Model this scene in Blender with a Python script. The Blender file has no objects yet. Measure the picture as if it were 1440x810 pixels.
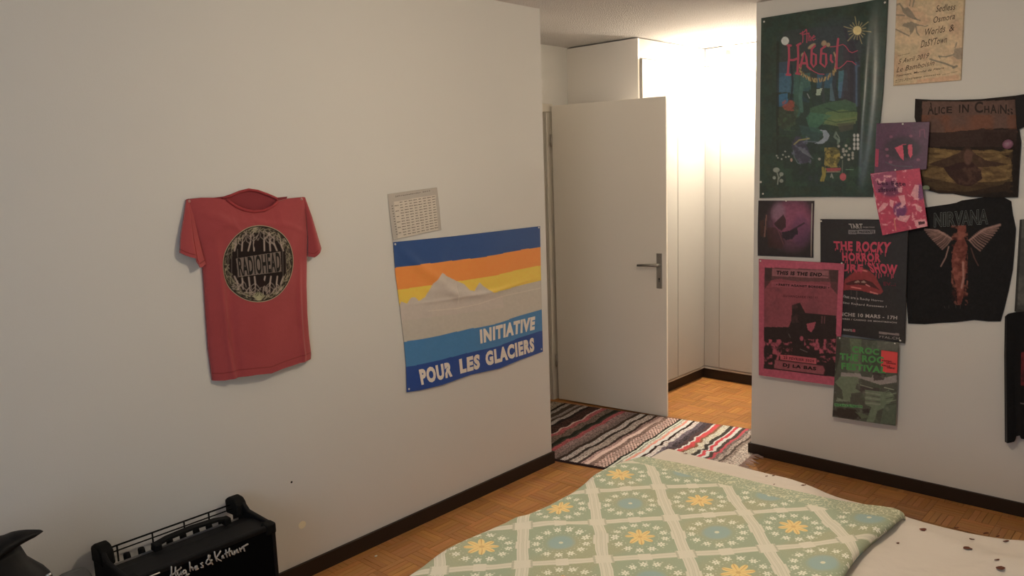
import bpy, bmesh, math, random
import numpy as np
from mathutils import Vector, Matrix
random.seed(7); rng = np.random.default_rng(7)
PI = math.pi
S = bpy.context.scene; C = S.collection

# ---------------------------------------------------------------- camera
F = 1117.9; H = 1.62
RC = np.array([[0.67216834, -0.73964516, -0.03338788],
               [-0.13424807, -0.0774057, -0.98791994],
               [0.72812579, 0.66853077, -0.1513256]])      # rows: right, down, forward
cam = bpy.data.objects.new('camera', bpy.data.cameras.new('camera')); C.objects.link(cam)
cam.data.sensor_width = 36; cam.data.lens = F / 1440 * 36; cam.data.clip_start = .02
r_, d_, f_ = RC
cam.matrix_world = Matrix(((r_[0], -d_[0], -f_[0], 0), (r_[1], -d_[1], -f_[1], 0), (r_[2], -d_[2], -f_[2], H), (0, 0, 0, 1)))
S.camera = cam

# ---------------------------------------------------------------- light and exposure
S.view_settings.view_transform = 'Standard'; S.view_settings.look = 'None'
S.view_settings.gamma = 1; S.view_settings.exposure = 0.0
S.view_settings.use_curve_mapping = False
w = bpy.data.worlds.new('dusk'); S.world = w; w.use_nodes = True
w.node_tree.nodes['Background'].inputs[0].default_value = (.45, .6, .9, 1)
w.node_tree.nodes['Background'].inputs[1].default_value = .3
def light(name, kind, loc, power, col, size=.1, rot=None):
    l = bpy.data.lights.new(name, kind); l.energy = power; l.color = col
    if kind == 'AREA': l.shape = 'RECTANGLE'; l.size, l.size_y = size
    else: l.shadow_soft_size = size
    o = bpy.data.objects.new(name, l); o.location = loc; C.objects.link(o)
    if rot: o.rotation_euler = rot
    return o
ROOM_LAMP = (2.0, 1.05, 2.1); HALL_LAMP = (5.04, 2.6, 2.27)
ROOM_E = 305; HALL_E = 3500      # radiance of the frosted globe and of the bare bulb
light('window_light', 'AREA', (-1.12, .6, 1.5), 16, (.70, .84, 1), (1.3, 1.5), (0, -PI/2, 0))

# ---------------------------------------------------------------- helpers: pixels of the 1440x810 photo to points on real planes
CAMO = np.array([0, 0, H])
def hit(x, y, ax, val):
    d = RC.T @ np.array([x - 720, y - 405, F]); t = (val - CAMO[ax]) / d[ax]
    return CAMO + t * d
def proj(P):
    c = (np.asarray(P) - CAMO) @ RC.T
    return 720 + F * c[..., 0] / c[..., 2], 405 + F * c[..., 1] / c[..., 2]
def lin(c):
    c = np.asarray(c, float) / 255
    return np.where(c <= .04045, c / 12.92, ((c + .055) / 1.055) ** 2.4)
def col4(c, g=1): return tuple(np.clip(lin(c) * g, 0, .95)) + (1,)

# ---------------------------------------------------------------- helpers: node expressions
class X:
    def __init__(s, nt, sock): s.nt = nt; s.s = sock
    def _m(s, op, *a):
        n = s.nt.nodes.new('ShaderNodeMath'); n.operation = op
        for i, v in enumerate((s,) + a):
            if isinstance(v, X): s.nt.links.new(v.s, n.inputs[i])
            else: n.inputs[i].default_value = v
        return X(s.nt, n.outputs[0])
    def __add__(s, o): return s._m('ADD', o)
    def __sub__(s, o): return s._m('SUBTRACT', o)
    def __mul__(s, o): return s._m('MULTIPLY', o)
    def __truediv__(s, o): return s._m('DIVIDE', o)
    def lt(s, o): return s._m('LESS_THAN', o)
    def gt(s, o): return s._m('GREATER_THAN', o)
    def f(s, op, *a): return s._m(op, *a)
def mat(name, base=(.8, .8, .8, 1), rough=.6, metal=0, spec=.5, bump=None, emit=None, sheen=0, coat=0):
    m = bpy.data.materials.new(name); m.use_nodes = True; nt = m.node_tree; b = nt.nodes['Principled BSDF']
    b.inputs['Base Color'].default_value = base if len(base) == 4 else tuple(base) + (1,)
    b.inputs['Roughness'].default_value = rough; b.inputs['Metallic'].default_value = metal
    b.inputs['Specular IOR Level'].default_value = spec
    if sheen: b.inputs['Sheen Weight'].default_value = sheen
    if coat: b.inputs['Coat Weight'].default_value = coat; b.inputs['Coat Roughness'].default_value = .25
    if emit: b.inputs['Emission Color'].default_value = emit[0]; b.inputs['Emission Strength'].default_value = emit[1]
    if bump:                                    # (scale, strength, distance)
        t = nt.nodes.new('ShaderNodeTexNoise'); t.inputs['Scale'].default_value = bump[0]; t.inputs['Detail'].default_value = 4
        tc = nt.nodes.new('ShaderNodeTexCoord'); nt.links.new(tc.outputs['Object'], t.inputs['Vector'])
        bn = nt.nodes.new('ShaderNodeBump'); bn.inputs['Strength'].default_value = bump[1]; bn.inputs['Distance'].default_value = bump[2]
        nt.links.new(t.outputs[0], bn.inputs['Height']); nt.links.new(bn.outputs[0], b.inputs['Normal'])
    return m
def mixc(nt, fac, a, b):
    n = nt.nodes.new('ShaderNodeMix'); n.data_type = 'RGBA'
    for i, v in ((0, fac), (6, a), (7, b)):
        if isinstance(v, X): nt.links.new(v.s, n.inputs[i])
        elif hasattr(v, 'is_output'): nt.links.new(v, n.inputs[i])
        else: n.inputs[i].default_value = v
    return n.outputs[2]
def noise_tex(nt, vec, scale, detail=3, rough=.5):
    t = nt.nodes.new('ShaderNodeTexNoise'); t.inputs['Scale'].default_value = scale
    t.inputs['Detail'].default_value = detail; t.inputs['Roughness'].default_value = rough
    if vec is not None: nt.links.new(vec, t.inputs['Vector'])
    return t.outputs[0]
def vcol_mat(name, rough=.5, spec=.3, bump=None, mott=0, coat=0, sheen=0):
    m = mat(name, rough=rough, spec=spec, bump=bump, coat=coat, sheen=sheen); nt = m.node_tree
    a = nt.nodes.new('ShaderNodeAttribute'); a.attribute_name = 'Col'; out = a.outputs[0]
    if mott:
        tc = nt.nodes.new('ShaderNodeTexCoord'); n = noise_tex(nt, tc.outputs['Object'], 220, 2)
        k = (X(nt, n) - .5) * (mott * 2) + 1
        v = nt.nodes.new('ShaderNodeVectorMath'); v.operation = 'SCALE'
        nt.links.new(out, v.inputs[0]); nt.links.new(k.s, v.inputs['Scale']); out = v.outputs[0]
    nt.links.new(out, nt.nodes['Principled BSDF'].inputs['Base Color'])
    return m

# ---------------------------------------------------------------- helpers: objects
def obj(name, verts, faces, m=None, parent=None, smooth=False, cols=None, uvs=None):
    me = bpy.data.meshes.new(name)
    if isinstance(verts, np.ndarray) and isinstance(faces, np.ndarray):
        me.vertices.add(len(verts)); me.vertices.foreach_set('co', verts.astype(np.float32).ravel())
        k = faces.shape[1]; me.loops.add(faces.size); me.loops.foreach_set('vertex_index', faces.astype(np.int32).ravel())
        me.polygons.add(len(faces)); me.polygons.foreach_set('loop_start', np.arange(0, faces.size, k, dtype=np.int32))
        me.update(calc_edges=True)
    else: me.from_pydata([tuple(v) for v in verts], [], [tuple(f) for f in faces])
    if smooth: me.polygons.foreach_set('use_smooth', np.ones(len(me.polygons), bool))
    if cols is not None:
        a = me.attributes.new('Col', 'FLOAT_COLOR', 'POINT')
        c = np.ones((len(verts), 4), np.float32); c[:, :3] = cols; a.data.foreach_set('color', c.ravel())
    if uvs is not None:
        u = me.uv_layers.new(name='UVMap'); li = np.empty(len(me.loops), np.int32); me.loops.foreach_get('vertex_index', li)
        u.data.foreach_set('uv', np.asarray(uvs, np.float32)[li].ravel())
    if m: me.materials.append(m)
    me.update()
    o = bpy.data.objects.new(name, me); C.objects.link(o)
    if parent: put(o, parent)
    return o
def put(o, parent):
    o.parent = parent; o.matrix_parent_inverse = Matrix.Translation(parent.location).inverted() if parent.type == 'EMPTY' and not parent.parent else Matrix()
    return o
def empty(name, loc=(0, 0, 0)):
    o = bpy.data.objects.new(name, None); o.location = loc; o.empty_display_size = .05; C.objects.link(o); return o
def tag(o, label, cat, group=None, kind=None):
    o['label'] = label; o['category'] = cat
    if group: o['group'] = group
    if kind: o['kind'] = kind
    return o
def bm_obj(name, bm, m=None, parent=None, smooth=False):
    me = bpy.data.meshes.new(name); bm.to_mesh(me); bm.free()
    if smooth: me.polygons.foreach_set('use_smooth', np.ones(len(me.polygons), bool))
    if m: me.materials.append(m)
    o = bpy.data.objects.new(name, me); C.objects.link(o)
    if parent: put(o, parent)
    return o
def add_box(bm, lo, hi, bev=0, seg=2):
    r = bmesh.ops.create_cube(bm, size=1); vs = r['verts']
    for v in vs: v.co = Vector([lo[i] + (v.co[i] + .5) * (hi[i] - lo[i]) for i in range(3)])
    if bev:
        es = list({e for v in vs for e in v.link_edges}); bmesh.ops.bevel(bm, geom=es, offset=bev, segments=seg, affect='EDGES', profile=.5)
def box(name, lo, hi, m=None, parent=None, bev=0, seg=2):
    bm = bmesh.new(); add_box(bm, lo, hi, bev, seg); return bm_obj(name, bm, m, parent)
def add_tube(bm, pts, r, n=10, cap=True):
    pts = [Vector(p) for p in pts]; rs = r if isinstance(r, (list, tuple)) else [r] * len(pts); rings = []
    up = Vector((0, 0, 1))
    for i, p in enumerate(pts):
        d = (pts[min(i + 1, len(pts) - 1)] - pts[max(i - 1, 0)]).normalized()
        a = d.cross(up if abs(d.z) < .95 else Vector((1, 0, 0))).normalized(); b = d.cross(a)
        rings.append([bm.verts.new(p + (a * math.cos(2 * PI * k / n) + b * math.sin(2 * PI * k / n)) * rs[i]) for k in range(n)])
    for i in range(len(rings) - 1):
        for k in range(n): bm.faces.new((rings[i][k], rings[i][(k + 1) % n], rings[i + 1][(k + 1) % n], rings[i + 1][k]))
    if cap: bm.faces.new(rings[0][::-1]); bm.faces.new(rings[-1])
def tube(name, pts, r, m=None, parent=None, n=10):
    bm = bmesh.new(); add_tube(bm, pts, r, n); bmesh.ops.recalc_face_normals(bm, faces=bm.faces); return bm_obj(name, bm, m, parent, True)
def grid_faces(nu, nv):
    i = np.arange(nu - 1)[None, :] + np.arange(nv - 1)[:, None] * nu; i = i.ravel()
    return np.stack([i, i + 1, i + 1 + nu, i + nu], 1)
def prism(name, poly, ax, lo, hi, m=None, parent=None, bev=0):
    """polygon given in the two axes other than ax, extruded lo..hi along ax"""
    bm = bmesh.new(); oth = [a for a in range(3) if a != ax]
    def P(p, v):
        q = [0, 0, 0]; q[ax] = v; q[oth[0]] = p[0]; q[oth[1]] = p[1]; return bm.verts.new(q)
    A = [P(p, lo) for p in poly]; B = [P(p, hi) for p in poly]; n = len(poly)
    bm.faces.new(A); bm.faces.new(B[::-1])
    for i in range(n): bm.faces.new((A[i], B[i], B[(i + 1) % n], A[(i + 1) % n]))
    bmesh.ops.recalc_face_normals(bm, faces=bm.faces)
    if bev: bmesh.ops.bevel(bm, geom=list(bm.edges), offset=bev, segments=2, affect='EDGES', profile=.5)
    return bm_obj(name, bm, m, parent)
def vnoise(x, y, seed=0):
    r = np.random.default_rng(seed); T = r.random((64, 64))
    xi = np.floor(x).astype(int); yi = np.floor(y).astype(int); fx = x - xi; fy = y - yi
    fx = fx * fx * (3 - 2 * fx); fy = fy * fy * (3 - 2 * fy)
    g = lambda a, b: T[a % 64, b % 64]
    return (g(xi, yi) * (1 - fx) + g(xi + 1, yi) * fx) * (1 - fy) + (g(xi, yi + 1) * (1 - fx) + g(xi + 1, yi + 1) * fx) * fy
def fbm(x, y, seed=0, o=4):
    s = 0; a = .5
    for k in range(o): s = s + a * vnoise(x * 2 ** k + k * 7.3, y * 2 ** k + k * 3.1, seed + k); a *= .5
    return s / (1 - .5 ** o)

# ---------------------------------------------------------------- setting
M_wall = mat('wall_paint', (.73, .72, .69), .85, spec=.2, bump=(260, .12, .002))
M_ceil = mat('ceiling_stipple', (.70, .67, .65), .95, spec=.1, bump=(120, 1, .012))
M_white = mat('white_lacquer_dimmed', (.41, .395, .37), .45, spec=.3)  # white darkened in colour to offset the close bulb's glare on the fronts
M_side = mat('white_lacquer_lightened', (.86, .82, .77), .5)  # same wardrobe white, lightened in colour to offset the side's shade
M_door = mat('door_lacquer', (.86, .81, .73), .42, spec=.4, bump=(35, .03, .003))
M_base = mat('dark_baseboard', (.028, .017, .012), .5, spec=.3)
M_dark = mat('dark_gap', (.02, .018, .015), .9)
M_steel = mat('brushed_steel', (.38, .36, .33), .38, metal=.85)
XL, YL, XR, YR, ZC = 3.203, 2.687, 3.979, 1.897, 2.4
def struct(o): o['kind'] = 'structure'; return o
wl = struct(box('wall_left', (-1.3, YL, 0), (XL, YL + .12, ZC), M_wall))
wr = struct(box('wall_right', (XR, -1.3, 0), (XR + .1, YR, ZC), M_wall))
struct(box('wall_passage', (XR + .1, YR - .1, 0), (5.9, YR, ZC), M_wall))
struct(box('wall_return', (XL - .12, YL + .12, 0), (XL, 3.45, ZC), M_wall))
struct(box('wall_front', (-1.3, -1.4, 0), (XR + .1, -1.3, ZC), M_wall))
# back wall with a real window opening behind the camera
bm = bmesh.new()
for lo, hi in (((-1.4, -1.4, 0), (-1.3, -.1, ZC)), ((-1.4, 1.3, 0), (-1.3, YL + .12, ZC)), ((-1.4, -.1, 0), (-1.3, 1.3, .8)), ((-1.4, -.1, 2.2), (-1.3, 1.3, ZC))): add_box(bm, lo, hi)
struct(bm_obj('wall_back', bm, M_wall))
bm = bmesh.new()
for y in (-.1, .58, 1.26): add_box(bm, (-1.38, y, .8), (-1.33, y + .04, 2.2))
for z in (.8, 2.16): add_box(bm, (-1.38, -.1, z), (-1.33, 1.3, z + .04))
struct(bm_obj('window_1', bm, M_white))
# wall beside the wardrobe with the doorway
bm = bmesh.new()
add_box(bm, (4.14, 3.45, 0), (5.9, 3.55, ZC)); add_box(bm, (XL, 3.45, 2.0), (4.14, 3.55, ZC)); add_box(bm, (XL - .12, 3.45, 0), (XL + .04, 3.55, 2.0))
struct(bm_obj('wall_side', bm, M_wall))
struct(box('wall_end', (5.9, YR - .1, 0), (6, 3.55, ZC), M_wall))
bm = bmesh.new()
for lo, hi in (((2.6, 4.7, 0), (5.2, 4.8, ZC)), ((2.6, 3.55, 0), (2.7, 4.7, ZC)), ((5.1, 3.55, 0), (5.2, 4.7, ZC))): add_box(bm, lo, hi)
struct(bm_obj('wall_hall', bm, M_wall))
struct(box('ceiling', (-1.4, -1.4, ZC), (6, 4.8, ZC + .1), M_ceil))
# baseboards
bb = struct(prism('baseboard_left', [(-1.3, YL), (XL, YL), (XL, 3.45), (XL + .012, 3.45), (XL + .012, YL - .012), (-1.3, YL - .012)], 2, 0, .066, M_base))
struct(prism('baseboard_right', [(XR, -1.3), (XR, YR), (5.2, YR), (5.2, YR + .012), (XR - .012, YR + .012), (XR - .012, -1.3)], 2, 0, .063, M_base))
# painted light spot and a nail hole on the left wall
def disc(name, c, r, ax, m, parent, th=.0006, n=20, sy=1):
    bm = bmesh.new(); oth = [a for a in range(3) if a != ax]; vs = []
    for dz in (0, th):
        ring = []
        for k in range(n):
            q = list(c); q[ax] -= dz; q[oth[0]] += r * math.cos(2 * PI * k / n); q[oth[1]] += r * sy * math.sin(2 * PI * k / n); ring.append(bm.verts.new(q))
        vs.append(ring)
    bm.faces.new(vs[1]); bm.faces.new(vs[0][::-1])
    for k in range(n): bm.faces.new((vs[0][k], vs[0][(k + 1) % n], vs[1][(k + 1) % n], vs[1][k]))
    bmesh.ops.recalc_face_normals(bm, faces=bm.faces); return bm_obj(name, bm, m, parent)
M_spot = mat('painted_reflection', (.93, .88, .70), .7)
p = hit(425, 738, 1, YL); disc('reflection_spot', p, .017, 1, M_spot, wl, sy=.9)  # pale disc paints a spot of reflected light on the wall
p = hit(410, 678, 1, YL); disc('nail_hole', p, .0045, 1, M_dark, wl)

# ---------------------------------------------------------------- parquet floor
fl = struct(box('floor', (-1.4, -1.4, -.1), (6, 4.8, -.006), mat('floor_bed', (.16, .085, .04), .8)))
M_par = mat('oak_parquet', rough=.36, spec=.45); nt = M_par.node_tree; b = nt.nodes['Principled BSDF']
a = nt.nodes.new('ShaderNodeAttribute'); a.attribute_name = 'Col'
tc = nt.nodes.new('ShaderNodeTexCoord'); mp = nt.nodes.new('ShaderNodeMapping'); mp.inputs['Scale'].default_value = (14, 160, 1)
nt.links.new(tc.outputs['Object'], mp.inputs[0])
oi = nt.nodes.new('ShaderNodeObjectInfo')
va = nt.nodes.new('ShaderNodeVectorMath'); nt.links.new(mp.outputs[0], va.inputs[0])
cb = nt.nodes.new('ShaderNodeCombineXYZ'); nt.links.new((X(nt, oi.outputs['Random']) * 50).s, cb.inputs[0]); nt.links.new(cb.outputs[0], va.inputs[1])
g = noise_tex(nt, va.outputs[0], 1, 5, .6)
k = (X(nt, g) * .55 + .73) * (X(nt, oi.outputs['Random']) * .22 + .89)
v = nt.nodes.new('ShaderNodeVectorMath'); v.operation = 'SCALE'; nt.links.new(a.outputs[0], v.inputs[0]); nt.links.new(k.s, v.inputs['Scale'])
nt.links.new(v.outputs[0], b.inputs['Base Color'])
B = .13
def block_arrays(r):
    V = []; Fc = []; Cc = []; n = 5; wd = B / n; g_ = .0007
    for k in range(n):
        x0, x1 = -B / 2 + g_, B / 2 - g_; y0 = -B / 2 + k * wd + g_; y1 = y0 + wd - 2 * g_; z = r.uniform(-.0007, 0); t = [r.uniform(-.0003, .0003) for _ in range(4)]
        s = len(V); V += [(x0, y0, -.007), (x1, y0, -.007), (x1, y1, -.007), (x0, y1, -.007), (x0, y0, z + t[0]), (x1, y0, z + t[1]), (x1, y1, z + t[2]), (x0, y1, z + t[3])]
        Fc += [(s + 4, s + 5, s + 6, s + 7), (s, s + 1, s + 5, s + 4), (s + 1, s + 2, s + 6, s + 5), (s + 2, s + 3, s + 7, s + 6), (s + 3, s, s + 4, s + 7)]
        c = np.array([.45, .205, .066]) * r.uniform(.88, 1.12) * np.array([1, r.uniform(.93, 1.06), r.uniform(.85, 1.1)]); Cc += [c] * 8
    return V, Fc, Cc
rr = random.Random(3); variants = []
for i in range(10):
    V, Fc, Cc = block_arrays(rr); o = obj('parquet_block', V, Fc, M_par, cols=np.array(Cc)); variants.append(o.data); bpy.data.objects.remove(o)
BED = (0.72, 2.70, -.15, 1.68)
def floor_visible(x, y):
    if x < XL + .02 and y > YL - .01: return 0
    if x > XR - .01 and y < YR + .01: return 0
    if y > 2.88 and x > 4.38: return 0
    if x > 5.24: return 0
    if y > 3.45: return 0
    px, py = proj((x, y, 0))
    c = RC[2] @ (np.array([x, y, 0]) - CAMO)
    if c < .3 or px < -20 or px > 1460 or py > 830: return 0
    t = (H - .45) / H; qx, qy = x * t, y * t
    if BED[0] < qx < 2.68 and BED[2] < qy < 1.68: return 0
    t2 = YL / y if y > YL else 2          # hidden behind the left wall
    if t2 < 1 and x * t2 < XL: return 0
    t3 = XR / x if x > XR else 2
    if t3 < 1 and y * t3 < YR: return 0
    # under the rug
    if 1.95 < y and 3.30 + (2.55 - y) * .2 < x < 4.20 + (2.55 - y) * .2: return 0
    # behind the open door
    if x > 4.27:
        t4 = 4.24 / x
        if 2.6 < y * t4: return 0
    return 1
SV = [[], [], []]; nvis = 0
for i in range(int(7.4 / B)):
    for j in range(int(6.2 / B)):
        x, y = -1.4 + (i + .5) * B, -1.4 + (j + .5) * B; rot = (i + j) % 2
        vis = any(floor_visible(x + a * B * .45, y + c * B * .45) for a in (-1, 0, 1) for c in (-1, 0, 1))
        if vis and nvis < 300:
            o = bpy.data.objects.new('parquet_block', variants[rr.randrange(10)]); o.location = (x, y, 0); o.rotation_euler = (0, 0, PI / 2 * rot + PI * rr.randrange(2))
            C.objects.link(o); o.parent = fl; nvis += 1
        else:
            V, Fc, Cc = block_arrays(rr); s = len(SV[0])
            SV[0] += [((-q[1] if rot else q[0]) + x, (q[0] if rot else q[1]) + y, q[2]) for q in V]; SV[1] += [tuple(q + s for q in f) for f in Fc]; SV[2] += Cc
print('parquet blocks', nvis)
pf = obj('parquet_field', np.array(SV[0]), np.array(SV[1]), M_par, fl, cols=np.array(SV[2])); pf['kind'] = 'stuff'
del SV

# ---------------------------------------------------------------- door frame and open door
M_frame = mat('frame_lacquer', (.70, .66, .58), .4)
bm = bmesh.new()                                         # casing + reveal lining around the doorway in wall_side
x0, x1 = XL + .04, 4.14
for xa, xb in ((x1 - .012, x1 + .055), ):
    add_box(bm, (xa, 3.432, 0), (xb, 3.449, 1.965), .003); add_box(bm, (x1 - .012, 3.451, 0), (x1 - .0005, 3.556, 1.999), .001)
    add_box(bm, (x1 - .03, 3.49, 0), (x1 - .012, 3.51, 1.985), .001)
add_box(bm, (x0, 3.430, 1.966), (x1 + .055, 3.449, 2.02), .003); add_box(bm, (x0, 3.451, 1.984), (x1 - .013, 3.555, 1.999), .001)
struct(bm_obj('trim_1', bm, M_frame))
HX, HY = 4.152, 3.405; FX, FY = 4.243, 2.592             # hinge side and free edge of the leaf's near face
L = math.hypot(FX - HX, FY - HY); ang = math.atan2(FY - HY, FX - HX)
door = empty('door_1', (HX, HY, 0)); door.rotation_euler = (0, 0, ang)
tag(door, 'pale grey flush room door standing wide open over the striped rug', 'door', kind='structure')
def dput(o): o.parent = door; return o                   # local frame: x along the leaf, y away (+y = left of travel), z up
# room side of the leaf (seen) is at local y<0 side; find sign
def D(name, lo, hi, m, bev=.0015): return dput(box(name, lo, hi, m, None, bev))
# facing camera: normal should point to -X world
ny = 1 if (-math.sin(ang)) * -1 > 0 else -1              # world x component of local +y is -sin(ang)
fy = -1 if -math.sin(ang) > 0 else 1                     # local y sign pointing to the camera (world -x)
def yy(a, b): a, b = -a * fy, -b * fy; return (min(a, b), max(a, b))   # depth behind the near face
a_, b_ = yy(0, .017); D('leaf', (0, a_, .008), (L, b_, 2.005), M_door, .002)
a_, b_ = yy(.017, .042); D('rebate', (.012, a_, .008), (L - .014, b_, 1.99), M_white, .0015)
hx = L - .048
a_, b_ = yy(-.004, 0); pl = D('handle_plate', (hx - .019, a_, .835), (hx + .019, b_, 1.055), M_steel, .0018)
yh = -(-.004) * fy
def dl(x, d, z): return (x, -d * fy, z)
dput(tube('door_handle', [dl(hx, 0, .985), dl(hx, -.03, .985), dl(hx, -.046, .985), dl(hx - .012, -.052, .985), dl(hx - .06, -.052, .984), dl(hx - .128, -.05, .980)], [.011, .011, .010, .0095, .009, .0075], M_steel))
dput(tube('keyhole', [dl(hx, -.0042, .895), dl(hx, -.0052, .895)], .0055, M_dark)); D('keyhole', (hx - .0018, yy(-.0052, -.004)[0], .876), (hx + .0018, yy(-.0052, -.004)[1], .895), M_dark, 0)
a_, b_ = yy(.018, .038); D('latch_plate', (L - .0145, a_, .83), (L - .012, b_, 1.06), M_steel, .0004)
a_, b_ = yy(.022, .034); D('latch_bolt', (L - .013, a_, .965), (L - .003, b_, .995), M_steel, .001)
for z in (.28, 1.78):                                     # hinges
    dput(tube('hinge', [dl(-.004, -.006, z - .04), dl(-.004, -.006, z + .04)], .007, M_steel))

# ---------------------------------------------------------------- built-in wardrobes
WY, WX = 2.885, 5.24
M_seam = mat('wardrobe_carcass', (.62, .56, .48), .5)
t = empty('built_in_wardrobe', (4.8, WY, 0)); tag(t, 'white built-in wardrobe behind the open door, its grey-shaded side panel showing', 'wardrobe')
box('carcass', (4.405, WY, .075), (WX + .55, 3.449, 2.268), M_seam, t)
box('side_panel', (4.385, WY - .004, 0), (4.404, 3.449, 2.392), M_side, t, .001)
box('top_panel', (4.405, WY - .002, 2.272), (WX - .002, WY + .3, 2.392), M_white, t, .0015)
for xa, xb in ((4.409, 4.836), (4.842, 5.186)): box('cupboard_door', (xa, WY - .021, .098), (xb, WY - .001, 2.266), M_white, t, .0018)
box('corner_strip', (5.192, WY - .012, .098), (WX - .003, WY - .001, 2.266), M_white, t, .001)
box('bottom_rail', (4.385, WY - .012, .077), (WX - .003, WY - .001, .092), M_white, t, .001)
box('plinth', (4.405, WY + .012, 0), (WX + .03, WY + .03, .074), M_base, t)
t = empty('built_in_wardrobe', (WX, 2.4, 0)); tag(t, 'white built-in wardrobe at the end of the passage beside the bare bulb', 'wardrobe')
box('carcass', (WX, YR + .002, .075), (WX + .55, WY - .001, 2.268), M_seam, t)
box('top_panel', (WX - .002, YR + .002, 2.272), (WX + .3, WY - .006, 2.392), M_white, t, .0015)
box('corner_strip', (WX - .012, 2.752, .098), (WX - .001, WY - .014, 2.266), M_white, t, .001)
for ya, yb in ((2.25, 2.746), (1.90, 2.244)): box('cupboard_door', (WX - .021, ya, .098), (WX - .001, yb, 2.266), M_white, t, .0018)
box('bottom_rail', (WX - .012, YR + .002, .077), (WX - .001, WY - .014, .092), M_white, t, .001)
box('plinth', (WX + .012, YR + .002, 0), (WX + .03, WY + .011, .074), M_base, t)

# ---------------------------------------------------------------- bare hall bulb
lx, ly, lz = HALL_LAMP
t = empty('ceiling_bulb', (lx, ly, ZC)); tag(t, 'bare glowing bulb in a white lampholder on the passage ceiling', 'light bulb')
M_porc = mat('white_plastic', (.75, .72, .68), .35)
tube('ceiling_rose', [(lx, ly, ZC), (lx, ly, ZC - .012)], .038, M_porc, t, 24)
tube('lampholder', [(lx, ly, ZC - .012), (lx, ly, ZC - .02), (lx, ly, ZC - .045), (lx, ly, ZC - .062)], [.034, .032, .026, .019], M_porc, t, 20)
M_bulb = mat('glowing_glass', (1, .9, .7), .3, emit=((1, .86, .68, 1), HALL_E))
bm = bmesh.new(); prof = [(-.118, .0305), (-.122, .033), (-.128, .0325), (-.134, .026), (-.138, .015), (-.139, .003)]
tube('bulb_collar', [(lx, ly, ZC - a) for a in (.060, .075, .095, .118)], [.0135, .016, .024, .0305], M_porc, t, 20)
add_tube(bm, [(lx, ly, ZC + a) for a, _ in prof], [b for _, b in prof], 20); bmesh.ops.recalc_face_normals(bm, faces=bm.faces)
o = bm_obj('bulb', bm, M_bulb, t, True); o.visible_shadow = True
# the room's own lamp, above the frame
lx, ly, lz = ROOM_LAMP
t = empty('pendant_lamp', (lx, ly, ZC)); tag(t, 'small round frosted ceiling lamp above the bed', 'ceiling lamp')
tube('ceiling_rose', [(lx, ly, ZC), (lx, ly, ZC - .03)], .05, M_porc, t, 24)
tube('cord', [(lx, ly, ZC - .03), (lx, ly, lz + .05)], .004, M_porc, t)
bm = bmesh.new(); bmesh.ops.create_uvsphere(bm, u_segments=20, v_segments=12, radius=.05)
for v in bm.verts: v.co += Vector(ROOM_LAMP)
M_glb = mat('frosted_globe', (1, .9, .75), .5, emit=((1, .82, .60, 1), ROOM_E)); bm_obj('globe', bm, M_glb, t, True)

# ---------------------------------------------------------------- rag rug
RUG = []          # (pixel on the photo where a stripe starts, colour, melange)
def Yc(px, py): p = hit(px, py, 2, 0); return p[1] - .105 * (p[0] - 3.8)
z4 = lambda x, y: (770 + x / 7.367, 550 + y / 7.367)
z5 = lambda x, y: (900 + x / 8.47, 580 + y / 8.47)
R_ = [(z4(20, 60), (128, 100, 70), 0), (z4(20, 150), (150, 135, 115), 1), (z4(20, 215), (45, 38, 34), 0), (z4(20, 237), (150, 138, 128), 1), (z4(20, 262), (70, 58, 50), 0), (z4(20, 300), (138, 126, 120), 1), (z4(20, 325), (75, 60, 52), 0),
      (z4(20, 345), (165, 155, 150), 1), (z4(20, 375), (42, 34, 32), 0), (z4(20, 400), (72, 48, 44), 1), (z4(20, 470), (190, 160, 150), 0), (z4(20, 482), (185, 78, 88), 2), (z4(20, 520), (120, 100, 88), 1), (z4(20, 575), (40, 46, 38), 0), (z4(35, 600), (70, 62, 55), 0),
      (z4(30, 620), (185, 72, 84), 2), (z4(60, 640), (150, 120, 118), 1), (z4(130, 655), (128, 108, 105), 1), (z4(185, 668), (66, 50, 44), 0), (z4(215, 680), (205, 185, 180), 1), (z4(265, 695), (60, 48, 44), 0), (z4(300, 700), (185, 168, 160), 1),
      (z4(372, 718), (66, 50, 46), 0), (z4(400, 725), (165, 130, 125), 1), (z4(430, 735), (195, 165, 158), 0), (z4(470, 745), (128, 100, 92), 1), (z4(510, 760), (218, 170, 160), 3), (z4(622, 790), (42, 42, 38), 0), (z4(665, 800), (128, 130, 118), 1),
      (z5(530, 82), (190, 205, 185), 0), (z5(560, 88), (225, 215, 190), 1), (z5(590, 92), (225, 135, 115), 0), (z5(620, 97), (235, 220, 205), 0), (z5(665, 102), (48, 30, 26), 0), (z5(695, 106), (228, 200, 195), 1), (z5(750, 114), (110, 98, 112), 1),
      (z5(800, 122), (76, 66, 76), 1), (z5(860, 135), (84, 62, 64), 0), (z5(908, 143), (235, 225, 210), 0), (z5(930, 147), (205, 45, 55), 0), (z5(985, 155), (135, 92, 62), 0), (z5(1015, 160), (214, 206, 176), 1), (z5(1095, 172), (66, 62, 58), 0), (z5(1140, 182), (235, 225, 215), 0),
      (z5(1155, 186), (205, 40, 58), 0), (z5(1195, 192), (240, 220, 212), 0), (z5(1235, 198), (76, 68, 62), 0), (z5(1278, 204), (190, 55, 75), 0), (z5(1310, 208), (125, 108, 105), 1), (z5(1350, 214), (165, 150, 142), 1), (z5(1340, 270), (80, 68, 62), 0), (z5(1335, 300), (150, 132, 122), 1), (z5(1330, 345), (190, 172, 162), 1)]
Ys = np.array([Yc(*r[0]) for r in R_]); order = np.argsort(-Ys); Ys = Ys[order]; RCc = np.array([lin(R_[i][1]) for i in order]); RM = np.array([R_[i][2] for i in order])
nu, nv = 150, 460
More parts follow.
